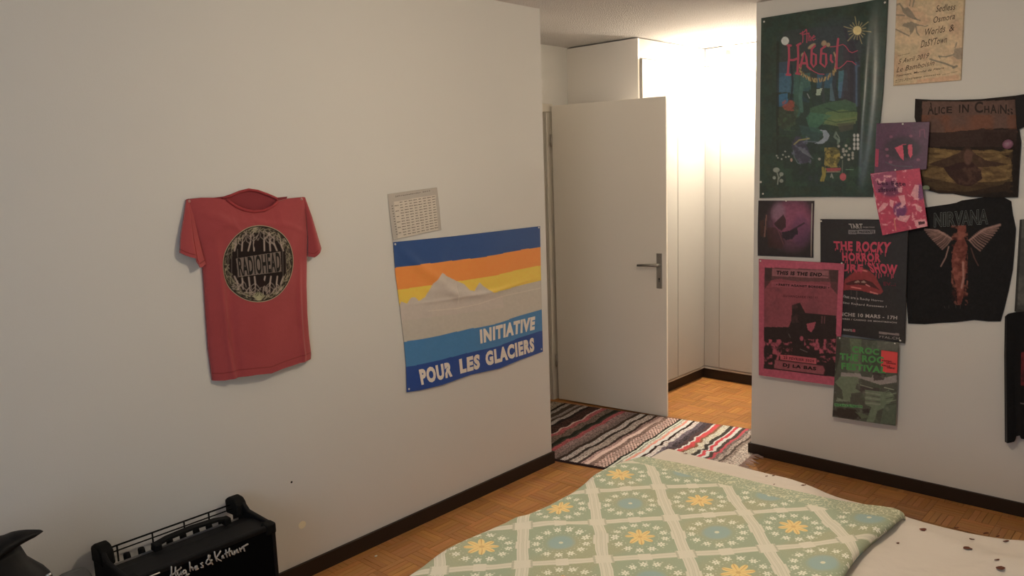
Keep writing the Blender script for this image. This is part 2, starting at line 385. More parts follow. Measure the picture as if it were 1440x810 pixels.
uu, vv = np.meshgrid(np.linspace(0, 1, nu), np.linspace(0, 1, nv))
ya = 3.44 + (1.86 - 3.44) * vv; xn = 3.275 + (2.55 - ya) * .21; xf = 4.238 + (2.55 - ya) * .20
xx = xn + (xf - xn) * uu; y2 = ya - .0 + .105 * (xx - 3.8)
ruck = np.exp(-((xx - 3.80) / .22) ** 2) * np.exp(-((y2 - 2.18) / .2) ** 2)
ruck2 = np.exp(-((xx - 3.55) / .35) ** 2) * np.exp(-((y2 - 2.95) / .18) ** 2)
wob = .009 * ruck * np.sin(xx * 75) + .006 * ruck2 * np.sin(xx * 42 + y2 * 9) + .004 * np.sin(xx * 23) + .012 * (fbm(xx * 9, y2 * 6, 5) - .5)
ycoord = ya + wob
idx = np.clip(np.searchsorted(-Ys, -ycoord.ravel(), side='right') - 1, 0, len(Ys) - 1)
cc = RCc[idx]; mm = RM[idx]
n1 = rng.random(cc.shape[0]); n2 = rng.random(cc.shape[0])
k_ = np.where(mm == 1, .55 + .85 * n1, .88 + .24 * n1)[:, None]; cc = cc * k_
mp_ = (mm == 1) & (n2 < .18); cc[mp_] = cc[mp_] * .35
pk = (mm == 2) & (n2 < .3); cc[pk] = lin((120, 70, 66))
br = ((np.sin(xx * 190 + ya * 330) > .35) | (np.sin(xx * 190 - ya * 330) > .9)).ravel() & (mm == 3); cc[br] = lin((90, 62, 56))
ribz = .0018 * np.sin(ya * 2 * PI / .0105) + .0012 * (fbm(xx * 60, ya * 90, 3) - .5)
zz = .009 + ribz + .011 * ruck * (.5 + .5 * np.sin(xx * 52 + y2 * 20)) + .006 * ruck2 * (.5 + .5 * np.sin(xx * 40)) + .002 * np.sin(xx * 8)
edge = (uu < .012) | (uu > .988); cc[edge.ravel()] = lin((52, 34, 34))
zz = np.where((uu < 1e-6) | (uu > 1 - 1e-6) | (vv < 1e-6) | (vv > 1 - 1e-6), .001, zz)
M_rug = vcol_mat('woven_rag', .95, .1, bump=(500, .5, .003), mott=.25)
t = empty('rag_rug', (3.8, 2.6, 0)); tag(t, 'striped woven rag rug with pink, red, grey and black bands under the open door', 'rug')
V = np.stack([xx, y2, zz], -1).reshape(-1, 3)
Vb = V.copy(); Vb[:, 2] = .0008
fr = grid_faces(nu, nv); n_ = len(V)
obj('weave', V, fr, M_rug, t, True, cols=np.clip((cc * .72 + .28 * cc.mean(1, keepdims=True)) * 1.4, 0, .8))
# fringe at the right end
bm = bmesh.new(); end = V.reshape(nv, nu, 3)[-1]
for i in range(0, nu, 3):
    p = end[i]; w_ = rr.uniform(-.02, .02); l_ = rr.uniform(.04, .075)
    add_tube(bm, [(p[0], p[1] + .006, .006), (p[0] + w_ * .3, p[1] - l_ * .4, .011), (p[0] + w_ * .8, p[1] - l_ * .75, .006), (p[0] + w_, p[1] - l_, .004)], [.003, .0035, .003, .0022], 5)
bmesh.ops.recalc_face_normals(bm, faces=bm.faces)
o = bm_obj('fringe', bm, mat('cotton_fringe', (.55, .42, .40), .9), t, True); o['kind'] = 'stuff'

# ---------------------------------------------------------------- bed
BZ = .45
def und(x, y): return .010 * (fbm(x * 3.1 + 5, y * 3.3 + 2, 11, 3) - .5) + .006 * np.sin(x * 2.3 + y * 3.7)
def wrap(d, r, fl=.0):
    d = np.maximum(d, 0); q = r * PI / 2
    o = np.where(d < q, r * np.sin(np.minimum(d, q) / r), r + fl * (d - q)); z = np.where(d < q, r * (1 - np.cos(np.minimum(d, q) / r)), r + (d - q))
    return o, z
bed = empty('bed', (1.7, .8, 0)); tag(bed, 'low bed in the foreground, its mattress hidden under a cream sheet', 'bed')
M_wood = mat('pine_frame', (.35, .2, .1), .5)
box('base', (.76, -.10, .10), (2.57, 1.56, .24), M_wood, bed, .006)
for x in (.80, 2.48):
    for y in (-.06, 1.46): box('leg', (x, y, 0), (x + .06, y + .06, .10), M_wood, bed, .004)
box('mattress', (.74, -.12, .241), (2.585, 1.62, BZ - .018), mat('ticking', (.6, .57, .5), .8), bed, .04, 4)
# sheet
nu, nv = 300, 300
s_, t_ = np.meshgrid(np.linspace(.55, 3.00, nu), np.linspace(-.2, 1.98, nv))
def cloth(s_, t_, ex, ey, r, lift):
    ox, zx = wrap(s_ - ex, r, .03); oy, zy = wrap(t_ - ey, r, .02)
    x = np.minimum(s_, ex) + ox; y = np.minimum(t_, ey) + oy
    drop = np.sqrt(zx ** 2 + zy ** 2)
    fold = .014 * np.sin(t_ * 21 + .8 * np.sin(t_ * 7)) * np.clip(zx / .15, 0, 1) ; x = x + fold
    y = y + .012 * np.sin(s_ * 17 + np.sin(s_ * 5)) * np.clip(zy / .15, 0, 1)
    return x, y, BZ + lift + und(s_, t_) - drop
ex_ = 2.605 + .120 / (1 + np.exp(-(t_ - .98) * 16)) + .035 * np.exp(-((t_ - .83) / .1) ** 2) + .04 * np.exp(-((t_ - .38) / .14) ** 2)
xs, ys, zs = cloth(s_, t_, ex_, 1.65, .045, 0)
wr_ = .012 * np.exp(-((t_ - .45 + .5 * (s_ - 2.4)) / .05) ** 2) + .009 * np.exp(-((t_ - .25 - .3 * (s_ - 2.2)) / .04) ** 2) + .010 * np.exp(-((s_ - 2.50 - .3 * (t_ - .5)) / .05) ** 2) * (t_ < .8)
crease = .007 * (fbm(s_ * 9 + t_ * 3, t_ * 7, 21, 3) - .5)
zs = np.maximum(zs + (wr_ + crease) * (zs > BZ - .03), .03)
xs = xs + .012 * (fbm(t_ * 5, t_ * 0 + 2, 31, 3) - .5) * np.clip((s_ - 2.55) * 10, 0, 1)
M_sheet = mat('cream_sheet', (.80, .72, .63), .85, spec=.2, bump=(28, .25, .01), sheen=.2)
sh = obj('bed_sheet', np.stack([xs, ys, zs], -1).reshape(-1, 3), grid_faces(nu, nv), M_sheet, smooth=True)
tag(sh, 'cream bed sheet with brown flakes, rumpled along the right side of the bed', 'sheet')
sd = sh.modifiers.new('solid', 'SOLIDIFY'); sd.thickness = .002; sd.offset = -1
# bedspread
LY = .722
nu, nv = 420, 360
s_, t_ = np.meshgrid(np.linspace(.9, 2.595, nu), np.linspace(LY, 2.05, nv))
xs, ys, zs = cloth(s_, t_, 2.95, 1.668, .060, .026)
roll = np.clip((t_ - LY) / .035, 0, 1); zs = zs + .020 * np.sqrt(1 - (1 - roll) ** 2) * np.exp(-((t_ - LY) / .12) ** 2) - .004
endr = np.clip((2.595 - s_) / .012, 0, 1); zs = zs - .014 * (1 - np.sqrt(np.clip(1 - (1 - endr) ** 2, 0, 1)))
droop = np.clip((s_ - 2.35) / .3, 0, 1) ** 2 * np.clip((t_ - 1.35) / .3, 0, 1) ** 2; zs = zs - .02 * droop
zs = zs + .006 * (fbm(s_ * 6, t_ * 6, 41, 3) - .5) + .006 * np.exp(-((s_ + .25 * t_ - 2.25) / .03) ** 2) * (t_ > 1.3)
ys = ys + .028 * np.sin(s_ * 8.0 + 1.2) * np.clip((t_ - 1.61) / .12, 0, 1) + .008 * (fbm(s_ * 9, s_ * 0, 51) - .5) * (t_ > 1.56)
ys = ys + .012 * np.sin(s_ * 9) * np.clip(1 - (t_ - LY) / .06, 0, 1)
zs = np.maximum(zs, .06)
M_q = mat('jacquard_bedspread', rough=.85, spec=.15, sheen=.15); nt = M_q.node_tree; b = nt.nodes['Principled BSDF']
uvn = nt.nodes.new('ShaderNodeUVMap'); uvn.uv_map = 'UVMap'; sep = nt.nodes.new('ShaderNodeSeparateXYZ'); 
nz = nt.nodes.new('ShaderNodeTexNoise'); nz.inputs['Scale'].default_value = 1.3; nz.inputs['Detail'].default_value = 2; nt.links.new(uvn.outputs[0], nz.inputs['Vector'])
nt.links.new(uvn.outputs[0], sep.inputs[0])
wbl = (X(nt, nz.outputs[0]) - .5) * .10
U = X(nt, sep.outputs[0]) + wbl; Vv = X(nt, sep.outputs[1]) - wbl
ci = U.f('FLOOR'); cj = Vv.f('FLOOR'); a_ = U - ci - .5; c_ = Vv - cj - .5
par = (ci + cj).f('MULTIPLY', .5).f('FRACT').gt(.25)        # 1 = yellow flower
aa = a_.f('ABSOLUTE'); ab = c_.f('ABSOLUTE')
rad = (a_ * a_ + c_ * c_).f('SQRT'); th = c_.f('ARCTAN2', a_)
NB = 13; seg = 2 * PI / NB
tl = (th / seg).f('FRACT') - .5; tl = tl * seg
fx = rad * tl.f('COSINE') - .325; fy_ = rad * tl.f('SINE')
fr_ = (fx * fx + fy_ * fy_).f('SQRT'); ft = fy_.f('ARCTAN2', fx)
pet = ((ft * 3).f('COSINE').f('ABSOLUTE') * .036 + .020)
blossom = fr_.lt(pet) * fr_.gt(.009)
# tiny second ring of dots
NB2 = 26; seg2 = 2 * PI / NB2; tl2 = ((th / seg2).f('FRACT') - .5) * seg2
dx = rad * tl2.f('COSINE') - .385; dy = rad * tl2.f('SINE'); dots = (dx * dx + dy * dy).f('SQRT').lt(.013)
dx = rad * tl2.f('COSINE') - .245; dots2 = (dx * dx + dy * dy).f('SQRT').lt(.010)
big = rad.lt((th * 4).f('COSINE').f('ABSOLUTE') * .115 + .085)
core = rad.lt(.030); veins = ((th * 8).f('COSINE').gt(.93)) * rad.gt(.03)
blue = (rad * -1 + .205).f('MULTIPLY', 16).f('MAXIMUM', 0).f('MINIMUM', 1)
# trellis bands with knots
def band(p, q, hw, knots):
    d = (p.f('ABSOLUTE') * -1 + .5)                          # distance from cell border
    kn = knots
    return d.lt(kn)
dU = aa * -1 + .5; dV = ab * -1 + .5
kU = (c_.f('ABSOLUTE').lt(.10)) * .022; kV = (a_.f('ABSOLUTE').lt(.08)) * .022
cross = (dU.lt(.15)) * (dV.lt(.15))
bU = dU.lt(kU + .075); bV = dV.lt(kV + .060); bX = dU.lt(.125) * dV.lt(.10)
bnd = bU.f('MAXIMUM', bV).f('MAXIMUM', bX)
lines = ((dU * 150).f('SINE').gt(.55) * bU * (dV.gt(.09))).f('MAXIMUM', (dV * 150).f('SINE').gt(.55) * bV * (dU.gt(.09)) * (a_.f('ABSOLUTE').gt(.08)))
fine = noise_tex(nt, uvn.outputs[0], 90, 2); finex = X(nt, fine)
green = mixc(nt, finex.gt(.56) * .65, (.45, .475, .30, 1), (.60, .61, .43, 1))
lowf = X(nt, noise_tex(nt, uvn.outputs[0], .9, 2)); green = mixc(nt, (lowf - .42).f('MULTIPLY', 5).f('MAXIMUM', 0).f('MINIMUM', .55), green, (.38, .50, .37, 1))
c = mixc(nt, blue * (par * -1 + 1) * (finex * .5 + .55), green, (.36, .52, .52, 1))
c = mixc(nt, core * (par * -1 + 1), c, (.8, .8, .62, 1))
c = mixc(nt, big * par, c, (.97, .75, .33, 1)); c = mixc(nt, (veins * big + core * .8) * par * .6, c, (.62, .36, .12, 1))
c = mixc(nt, (blossom + dots * .5 + dots2 * .4).f('MINIMUM', 1) * .92, c, (.98, .97, .84, 1))
c = mixc(nt, bnd * .95, c, (.86, .82, .69, 1)); c = mixc(nt, lines * .45, c, (.60, .60, .44, 1))
c = mixc(nt, bnd * (dU.gt(.100) * dV.lt(.115) + dV.gt(.100) * dU.lt(.115)).f('MINIMUM', 1) * bX * .5, c, (.40, .42, .28, 1))
# plain scroll border along the foot edge (uv2: distance from edge)
uv2 = nt.nodes.new('ShaderNodeAttribute'); uv2.attribute_name = 'Edge'
ed = X(nt, uv2.outputs['Fac'])
scr = X(nt, noise_tex(nt, uvn.outputs[0], 14, 2, .4)); ring_ = (scr - .5).f('ABSOLUTE').lt(.035)
bord = mixc(nt, ring_ * .75, green, (.84, .82, .62, 1)); c = mixc(nt, ed.lt(.10), c, bord)
nt.links.new(c, b.inputs['Base Color'])
bn = nt.nodes.new('ShaderNodeBump'); bn.inputs['Strength'].default_value = .5; bn.inputs['Distance'].default_value = .0025
hgt = finex * .5 + bnd * .8 + (blossom + big * par) * .5; nt.links.new(hgt.s, bn.inputs['Height']); nt.links.new(bn.outputs[0], b.inputs['Normal'])
# pattern coordinates: diamonds along the two bed diagonals
E1 = np.array([.1740, -.1695]); E2 = np.array([-.1945, -.1675]); Mi = np.linalg.inv(np.stack([E1, E2], 1))
q = Mi @ np.stack([s_.ravel() - 2.157, t_.ravel() - 1.628]); uvs = q.T + 20
q_ = empty('bedspread', (1.8, 1.2, BZ)); tag(q_, 'folded sage green bedspread with yellow and blue flowers in a cream trellis', 'bedspread')
Vt = np.stack([xs, ys, zs], -1).reshape(-1, 3); Vbm = Vt.copy()
bs = obj('cover', Vt, grid_faces(nu, nv), M_q, q_, True, uvs=uvs)
at = bs.data.attributes.new('Edge', 'FLOAT', 'POINT'); at.data.foreach_set('value', (2.595 - s_).ravel().astype(np.float32))
sd = bs.modifiers.new('solid', 'SOLIDIFY'); sd.thickness = .009; sd.offset = -1
# second layer showing below the fold along the right edge
s2, t2 = np.meshgrid(np.linspace(.9, 2.555, 200), np.linspace(LY + .012, LY + .3, 20))
x2, y3, z2 = cloth(s2, t2, 2.95, 1.668, .060, .010); y3 = y3 + .012 * np.sin(s2 * 9) * np.clip(1 - (t2 - LY) / .06, 0, 1)
z2 = z2 + .004 * (fbm(s2 * 6, t2 * 6, 41, 3) - .5)
q = Mi @ np.stack([s2.ravel() - 2.306, t2.ravel() - 1.565]); lo_ = obj('folded_layer', np.stack([x2, y3, z2], -1).reshape(-1, 3), grid_faces(200, 20), M_q, q_, True, uvs=q.T + 20)
at = lo_.data.attributes.new('Edge', 'FLOAT', 'POINT'); at.data.foreach_set('value', np.full(s2.size, .5, np.float32))
sd = lo_.modifiers.new('solid', 'SOLIDIFY'); sd.thickness = .008; sd.offset = -1

# dried flakes lying on the sheet
M_leaf = mat('dried_leaf', (.16, .05, .025), .8, bump=(300, .5, .002))
def surf(x, y):
    return BZ + float(und(np.array(x), np.array(y)))
ZS = np.stack([xs, ys, zs], -1)
sheet_v = np.empty(len(sh.data.vertices) * 3, np.float32); sh.data.vertices.foreach_get('co', sheet_v); sheet_v = sheet_v.reshape(-1, 3)
def on_sheet(px, py):
    z = BZ
    for _ in range(4):
        p = hit(px, py, 2, z); d = np.abs(sheet_v[:, :2] - p[:2]).sum(1); z = max(BZ - .012, sheet_v[np.argmin(d)][2])
    return p
FL = [(1078, 670, 5, 'narrow brown flake beside the bedspread\'s far edge, left of a close pair'),
      (1087.5, 669.5, 5, 'narrow brown flake beside the bedspread\'s far edge, right of a close pair'),
      (1088.6, 681.6, 4, 'small brown flake just touching the border of the bedspread'),
      (1130, 683, 9, 'long dark brown flake at the sheet\'s edge above the bedspread border'),
      (964, 638.5, 7, 'dark flat flake at the far corner of the sheet next to the rug'),
      (1298, 745.7, 11, 'lumpy reddish brown flake near the corner point of the bedspread'),
      (1262.8, 764.4, 5, 'little round brown flake alone on the sheet below the bedspread corner'),
      (1345, 743, 8, 'thin pale flake, leftmost of the row along the sheet\'s edge'),
      (1366.6, 759, 8, 'slanting brown flake just below the row along the sheet\'s edge'),
      (1360.5, 772, 12, 'long curved brown flake lying lowest right of the lumpy one'),
      (1386.5, 751, 10, 'very thin tan flake hugging the sheet\'s edge, second of the edge row'),
      (1403, 755, 8, 'short dark flake third in the row along the sheet\'s edge'),
      (1414.6, 762, 11, 'long flat flake at the right end of the row along the sheet\'s edge'),
      (1401.8, 788, 9, 'hooked brown flake right above the biggest curled leaf'),
      (1407, 800, 13, 'biggest curled reddish dried leaf near the lower right corner')]
for i, (px, py, wpx, lab) in enumerate(FL):
    p = on_sheet(px, py); sz = wpx / 1118 * np.linalg.norm(p - CAMO) * .40; rl = random.Random(i + 50); asp = .32 if wpx < 12 and 'lumpy' not in lab and 'round' not in lab else .75
    V = [(0, 0, sz * .18)]; n = 11; ph = rl.random() * 6
    for k in range(n):
        a = 2 * PI * k / n; r0 = sz * rl.uniform(.75, 1.1); V.append((r0 * math.cos(a), r0 * asp * math.sin(a), sz * (.08 + .22 * abs(math.cos(a + ph)) * rl.uniform(.4, 1))))
    Fc = [(0, 1 + k, 1 + (k + 1) % n) for k in range(n)]
    o = obj('dried_leaf', V, Fc, M_leaf); o.location = (p[0], p[1], p[2] + .0015); o.rotation_euler = (0, 0, math.radians(-42 + rl.uniform(-25, 25)))
    o.modifiers.new('solid', 'SOLIDIFY').thickness = .0012
    tag(o, lab, 'dried leaf', 'dried brown flakes scattered on the sheet')
p = hit(528.6, 782.5, 2, 0); bm = bmesh.new(); bmesh.ops.create_icosphere(bm, subdivisions=1, radius=.006)
for v in bm.verts: v.co = Vector((v.co.x * 1.3, v.co.y * .8, max(v.co.z, -.003) * .6)) + Vector((rl.uniform(-.0008, .0008), 0, 0))
o = bm_obj('paper_crumb', bm, mat('white_crumb', (.8, .78, .7), .7)); o.location = (p[0], p[1], .002); tag(o, 'tiny white crumb on the parquet in front of the left wall', 'crumb')

# ---------------------------------------------------------------- sheets of cloth and paper on the walls
class Wall:
    """axis = the wall's normal axis, pos = its plane; depth is measured from the wall into the room"""
    def __init__(s, axis, pos): s.axis = axis; s.pos = pos; s.o = [a for a in (0, 1) if a != axis][0]
    def ab(s, x, y, d=0): p = hit(x, y, s.axis, s.pos - d); return np.array([p[s.o], p[2]])
    def xyz(s, a, b, d):
        a = np.asarray(a, float); out = np.zeros(a.shape + (3,)); out[..., s.o] = a; out[..., 2] = b; out[..., s.axis] = s.pos - d; return out
LW, RW = Wall(1, YL), Wall(0, XR)
def resample(P, n):
    P = np.asarray(P, float); L_ = np.r_[0, np.cumsum(np.linalg.norm(np.diff(P, axis=0), axis=1))]; t = np.linspace(0, L_[-1], n)
    return np.stack([np.interp(t, L_, P[:, k]) for k in range(2)], 1)
def dull(c):
    c = lin(c); return c * .84 + .16 * float(np.dot(c, (.3, .55, .15)))
class Canvas:
    """paints plain print colours on the vertices of a sheet; coordinates are photo pixels seen on that wall"""
    def __init__(s, px, py, base, gain): s.x = px; s.y = py; s.g = gain; s.c = np.tile(dull(base) * gain, (px.size, 1))
    def put(s, m, col, a=1.):
        m = np.clip(m, 0, 1)[:, None] * a; s.c = s.c * (1 - m) + dull(col) * s.g * m
    def poly(s, pts, col, a=1.):
        ins = np.zeros(s.x.size, bool); n = len(pts)
        for i in range(n):
            (x0, y0), (x1, y1) = pts[i], pts[(i + 1) % n]
            if y0 == y1: continue
            ins ^= ((s.y < y0) != (s.y < y1)) & (s.x < (x1 - x0) * (s.y - y0) / (y1 - y0) + x0)
        s.put(ins.astype(float), col, a)
    def ell(s, cx, cy, rx, ry, col, a=1., soft=.12, rot=0):
        c_, s_ = math.cos(rot), math.sin(rot); u = ((s.x - cx) * c_ + (s.y - cy) * s_) / rx; v = (-(s.x - cx) * s_ + (s.y - cy) * c_) / ry
        r = np.sqrt(u * u + v * v); s.put((1 + soft - r) / (soft + 1e-6), col, a)
    def line(s, pts, w_, col, a=1.):
        best = np.full(s.x.size, 1e9)
        for (x0, y0), (x1, y1) in zip(pts[:-1], pts[1:]):
            dx, dy = x1 - x0, y1 - y0; q = dx * dx + dy * dy + 1e-9; t = np.clip(((s.x - x0) * dx + (s.y - y0) * dy) / q, 0, 1)
            best = np.minimum(best, np.hypot(s.x - x0 - t * dx, s.y - y0 - t * dy))
        s.put((w_ / 2 + .35 - best) / .7, col, a)
    def noise(s, sc, amt, col, seed=1, thr=.5, sx=1, sy=1, mask=None, o=4):
        n = fbm(s.x / sc * sx, s.y / sc * sy, seed, o); m = np.clip((n - thr) * 6, 0, 1) * amt
        if mask is not None: m = m * mask
        s.put(m, col)
    def inside(s, x0, y0, x1, y1): return ((s.x > x0) & (s.x < x1) & (s.y > y0) & (s.y < y1)).astype(float)
def coons(wall, T, R, B_, Lf, nu, nv, d):
    q = lambda P, n: resample([wall.ab(x, y, d) for x, y in P], n)
    T, B_, Lf, R = q(T, nu), q(B_, nu), q(Lf, nv), q(R, nv); u = np.linspace(0, 1, nu)[None, :, None]; v = np.linspace(0, 1, nv)[:, None, None]
    P = (1 - v) * T[None] + v * B_[None] + (1 - u) * Lf[:, None] + u * R[:, None]
    P = P - ((1 - u) * (1 - v) * T[0] + u * (1 - v) * T[-1] + (1 - u) * v * B_[0] + u * v * B_[-1]); return P
def sheet(name, wall, T, R, B_, Lf, m, base, gain, paint=None, depth=None, d0=.004, th=.0012, step=.85, parent=None, smooth=True, mott=.2):
    if m.name.startswith(('red_cotton', 'paper')): mott = .03
    """T,B run left to right, L,R run top to bottom, all in photo pixels of the wall. depth(u,v,a,b) adds relief."""
    allp = np.array(list(T) + list(B_)); nu = max(6, int(np.ptp(allp[:, 0]) / step)); nv = max(6, int(np.ptp(np.array(list(Lf) + list(R))[:, 1]) / step))
    P = coons(wall, T, R, B_, Lf, nu, nv, d0); u, v = np.meshgrid(np.linspace(0, 1, nu), np.linspace(0, 1, nv))
    D_ = np.full(u.shape, d0) + (depth(u, v, P[..., 0], P[..., 1]) if depth else 0)
    W3 = wall.xyz(P[..., 0], P[..., 1], D_).reshape(-1, 3); px, py = proj(wall.xyz(P[..., 0], P[..., 1], np.full(u.shape, d0)).reshape(-1, 3))
    cv = Canvas(px, py, base, gain); cv.u = u.ravel(); cv.v = v.ravel()
    if paint: paint(cv); cv.c = cv.c * (1 + mott * 2 * (fbm(px / 2.6, py / 2.6, 77, 3) - .5))[:, None]
    Fc = grid_faces(nu, nv); n = len(W3)
    # skirt: the sheet's edge has real thickness
    idx = np.arange(n).reshape(nv, nu); ring = np.r_[idx[0, :-1], idx[:-1, -1], idx[-1, :0:-1], idx[:0:-1, 0]]
    back = W3[ring].copy(); back[:, wall.axis] += np.minimum(th, D_.ravel()[ring] - .0004); nb = n + np.arange(len(ring))
    sk = np.stack([ring, np.roll(ring, -1), np.roll(nb, -1), nb], 1)
    o = obj(name, np.r_[W3, back], np.r_[Fc, sk], m, parent, smooth, cols=np.r_[np.clip(cv.c, 0, .95), np.clip(cv.c[ring], 0, .95)])
    o['_'] = 0; del o['_']
    def dep(a, b):                                        # depth of the sheet under a wall point (nearest vertex, smooth enough)
        a = np.atleast_1d(a); b = np.atleast_1d(b); Pa, Pb, Dd = P[::4, ::4, 0].ravel(), P[::4, ::4, 1].ravel(), D_[::4, ::4].ravel(); out = np.empty(a.size)
        for i in range(0, a.size, 400):
            q = (Pa[None] - a[i:i + 400, None]) ** 2 + (Pb[None] - b[i:i + 400, None]) ** 2; k = np.argpartition(q, 4, axis=1)[:, :4]
            w_ = 1 / (np.take_along_axis(q, k, 1) + 1e-7); out[i:i + 400] = (Dd[k] * w_).sum(1) / w_.sum(1)
        return out
    o_dep[o.name] = (dep, wall, d0); return o
o_dep = {}
_txt = {}
def text_geo(body, weight=0, outline=0):
    k = (body, weight, outline)
    if k in _txt: return _txt[k]
    cu = bpy.data.curves.new('t', 'FONT'); cu.body = body; cu.offset = weight; cu.resolution_u = 3; cu.space_character = 1.05 + weight * 2
    if outline: cu.fill_mode = 'NONE'; cu.bevel_depth = outline; cu.bevel_resolution = 0; cu.resolution_u = 4
    o = bpy.data.objects.new('t', cu); C.objects.link(o); dg = bpy.context.evaluated_depsgraph_get(); dg.update()
    me = bpy.data.meshes.new_from_object(o.evaluated_get(dg)); me.calc_loop_triangles()
    v = np.array([p.co[:] for p in me.vertices]); f = np.array([t.vertices[:] for t in me.loop_triangles])
    bpy.data.objects.remove(o); bpy.data.curves.remove(cu); bpy.data.meshes.remove(me)
    v = v[:, :2]; lo, hi = v.min(0), v.max(0); v = (v - lo) / (hi - lo); _txt[k] = (v, f); return v, f
def lay(name, on, px, py, faces, m, off=.0008, parent=None):
    dep, wall, d0 = o_dep[on.name]; ab = np.array([wall.ab(x, y, d0) for x, y in zip(px, py)]); D_ = dep(ab[:, 0], ab[:, 1]) + off
    return obj(name, wall.xyz(ab[:, 0], ab[:, 1], D_), np.asarray(faces), m, parent or on)
def text(on, quad, body, m, weight=.0, outline=0, off=.0008, warp=None, name='lettering', parent=None):
    """quad = photo pixels of the text box: top-left, top-right, bottom-right, bottom-left (straight on the wall)"""
    v, f = text_geo(body, weight, outline); dep, wall, d0 = o_dep[on.name]; q = np.array([wall.ab(x, y, d0) for x, y in quad])
    u, t = v[:, 0:1], v[:, 1:2]
    if warp is not None: t = t + warp(u)
    ab = (1 - u) * t * q[0] + u * t * q[1] + u * (1 - t) * q[2] + (1 - u) * (1 - t) * q[3]
    return obj(name, wall.xyz(ab[:, 0], ab[:, 1], dep(ab[:, 0], ab[:, 1]) + off), f, m, parent or on)
def ribbons(strokes, w_):
    vx, vy, Fc = [], [], []
    for st in strokes:
        st = np.asarray(st, float); n = len(st); t = np.zeros_like(st)
        for i in range(n): d = st[min(i + 1, n - 1)] - st[max(i - 1, 0)]; t[i] = d / (np.linalg.norm(d) + 1e-9)
        nx = np.stack([-t[:, 1], t[:, 0]], 1) * w_ / 2; s0 = len(vx)
        e0 = st[0] - t[0] * w_ * .35; e1 = st[-1] + t[-1] * w_ * .35
        for i in range(n):
            for sg in (1, -1): p = st[i] + sg * nx[i]; vx.append(p[0]); vy.append(p[1])
        vx += [e0[0], e1[0]]; vy += [e0[1], e1[1]]
        for i in range(n - 1): a = s0 + 2 * i; Fc += [(a, a + 1, a + 3), (a, a + 3, a + 2)]
        Fc += [(s0 + 2 * n, s0 + 1, s0), (s0 + 2 * n + 1, s0 + 2 * n - 2, s0 + 2 * n - 1)]
    return vx, vy, Fc
def strokes(on, st, w_, m, off=.001, name='lettering', parent=None):
    vx, vy, Fc = ribbons(st, w_); return lay(name, on, vx, vy, Fc, m, off, parent)
_pin = None
def pin(on, px, py, m, r=.005, label=None, parent=None):
    dep, wall, d0 = o_dep[on.name]; a, b = wall.ab(px, py, d0); d = float(dep([a], [b])[0])
    bm = bmesh.new(); ctr = Vector(wall.xyz(a, b, d + .0005)); nrm = Vector((0, 0, 0)); nrm[wall.axis] = -1
    add_tube(bm, [ctr, ctr + nrm * r * .25, ctr + nrm * r * .5, ctr + nrm * r * .62], [r, r * .95, r * .6, r * .15], 12); bmesh.ops.recalc_face_normals(bm, faces=bm.faces)
    o = bm_obj('push_pin', bm, m, parent or on, True)
    if label: o['label'] = label
    return o
M_pin = mat('pin_white', (.75, .72, .68), .3)
M_cream = mat('print_cream', (.66, .60, .46), .7)
def ink(name, c, g=2.1, rough=.6): return mat(name, tuple(np.clip(dull(c) * g * .9, 0, .9)) + (1,), rough, spec=.3)

# ---------------------------------------------------------------- red T-shirt pinned to the left wall
M_tee = vcol_mat('red_cotton', .9, .1, bump=(420, .35, .0012), sheen=.25)
tee = empty('t_shirt', (1.52, YL, 1.2)); tag(tee, 'faded red T-shirt with a round dark tree-branch print pinned to the left wall', 't-shirt')
def dep_body(u, v, a, b):
    e = np.clip(1 - (2 * u - 1) ** 2, 0, 1) ** .5; top = np.clip(v / .15, 0, 1)
    d = .026 * e * (.45 + .55 * top) + .012 * v * e
    d += .007 * np.exp(-((u - .10 - .06 * v) / .025) ** 2) * (v > .2) * np.clip((v - .2) * 3, 0, 1) - .006 * np.exp(-((u - .17 - .05 * v) / .035) ** 2) * np.clip((v - .15) * 3, 0, 1)
    d += .008 * np.exp(-((u - .90 + .03 * (v - .5)) / .022) ** 2) * np.clip((v - .35) * 3, 0, 1)
    d += .004 * np.sin(u * 9 + v * 5) * e * top + .003 * np.exp(-((v - .05 - .35 * abs(u - .5)) / .02) ** 2) * e
    d += .010 * np.exp(-((v - .09 - .25 * (u - .12)) / .03) ** 2) * np.exp(-((u - .18) / .12) ** 2) * top
    return d
def tee_paint(c): c.noise(30, .12, (120, 36, 40), 3); c.put(((c.v > .955) & (c.v < .962)).astype(float), (112, 34, 38), .7)
body = sheet('front', LW, [(264, 280), (282, 278), (300, 278), (318, 281), (328, 289), (340, 294.5), (354, 297), (368, 295.5), (380, 290), (388, 283), (404, 279), (427.5, 277)],
  [(427.5, 277), (430, 300), (432, 330), (431.5, 360), (431, 400), (432, 440), (434, 470), (437, 497), (436.5, 504)],
  [(299, 535), (312, 534), (330, 529), (353, 525), (375, 523), (391, 517), (417, 509), (436.5, 504)],
  [(264, 280), (272, 310), (280, 345), (285, 372), (287, 400), (289.5, 440), (293, 490), (299, 535)], M_tee, (143, 52, 56), 1.55, tee_paint, dep_body, d0=.010, th=.009, parent=tee)
back = sheet('back_panel', LW, [(300, 278), (322, 275.5), (336, 270), (349, 266.5), (362, 268.5), (376, 273.5), (388, 278), (404, 276.5)], [(404, 276.5), (402, 284), (398, 296)], [(312, 296), (340, 303), (370, 303), (398, 296)], [(300, 278), (306, 287), (312, 296)], M_tee, (122, 40, 46), 1.55, None, None, d0=.004, th=.003, parent=tee)
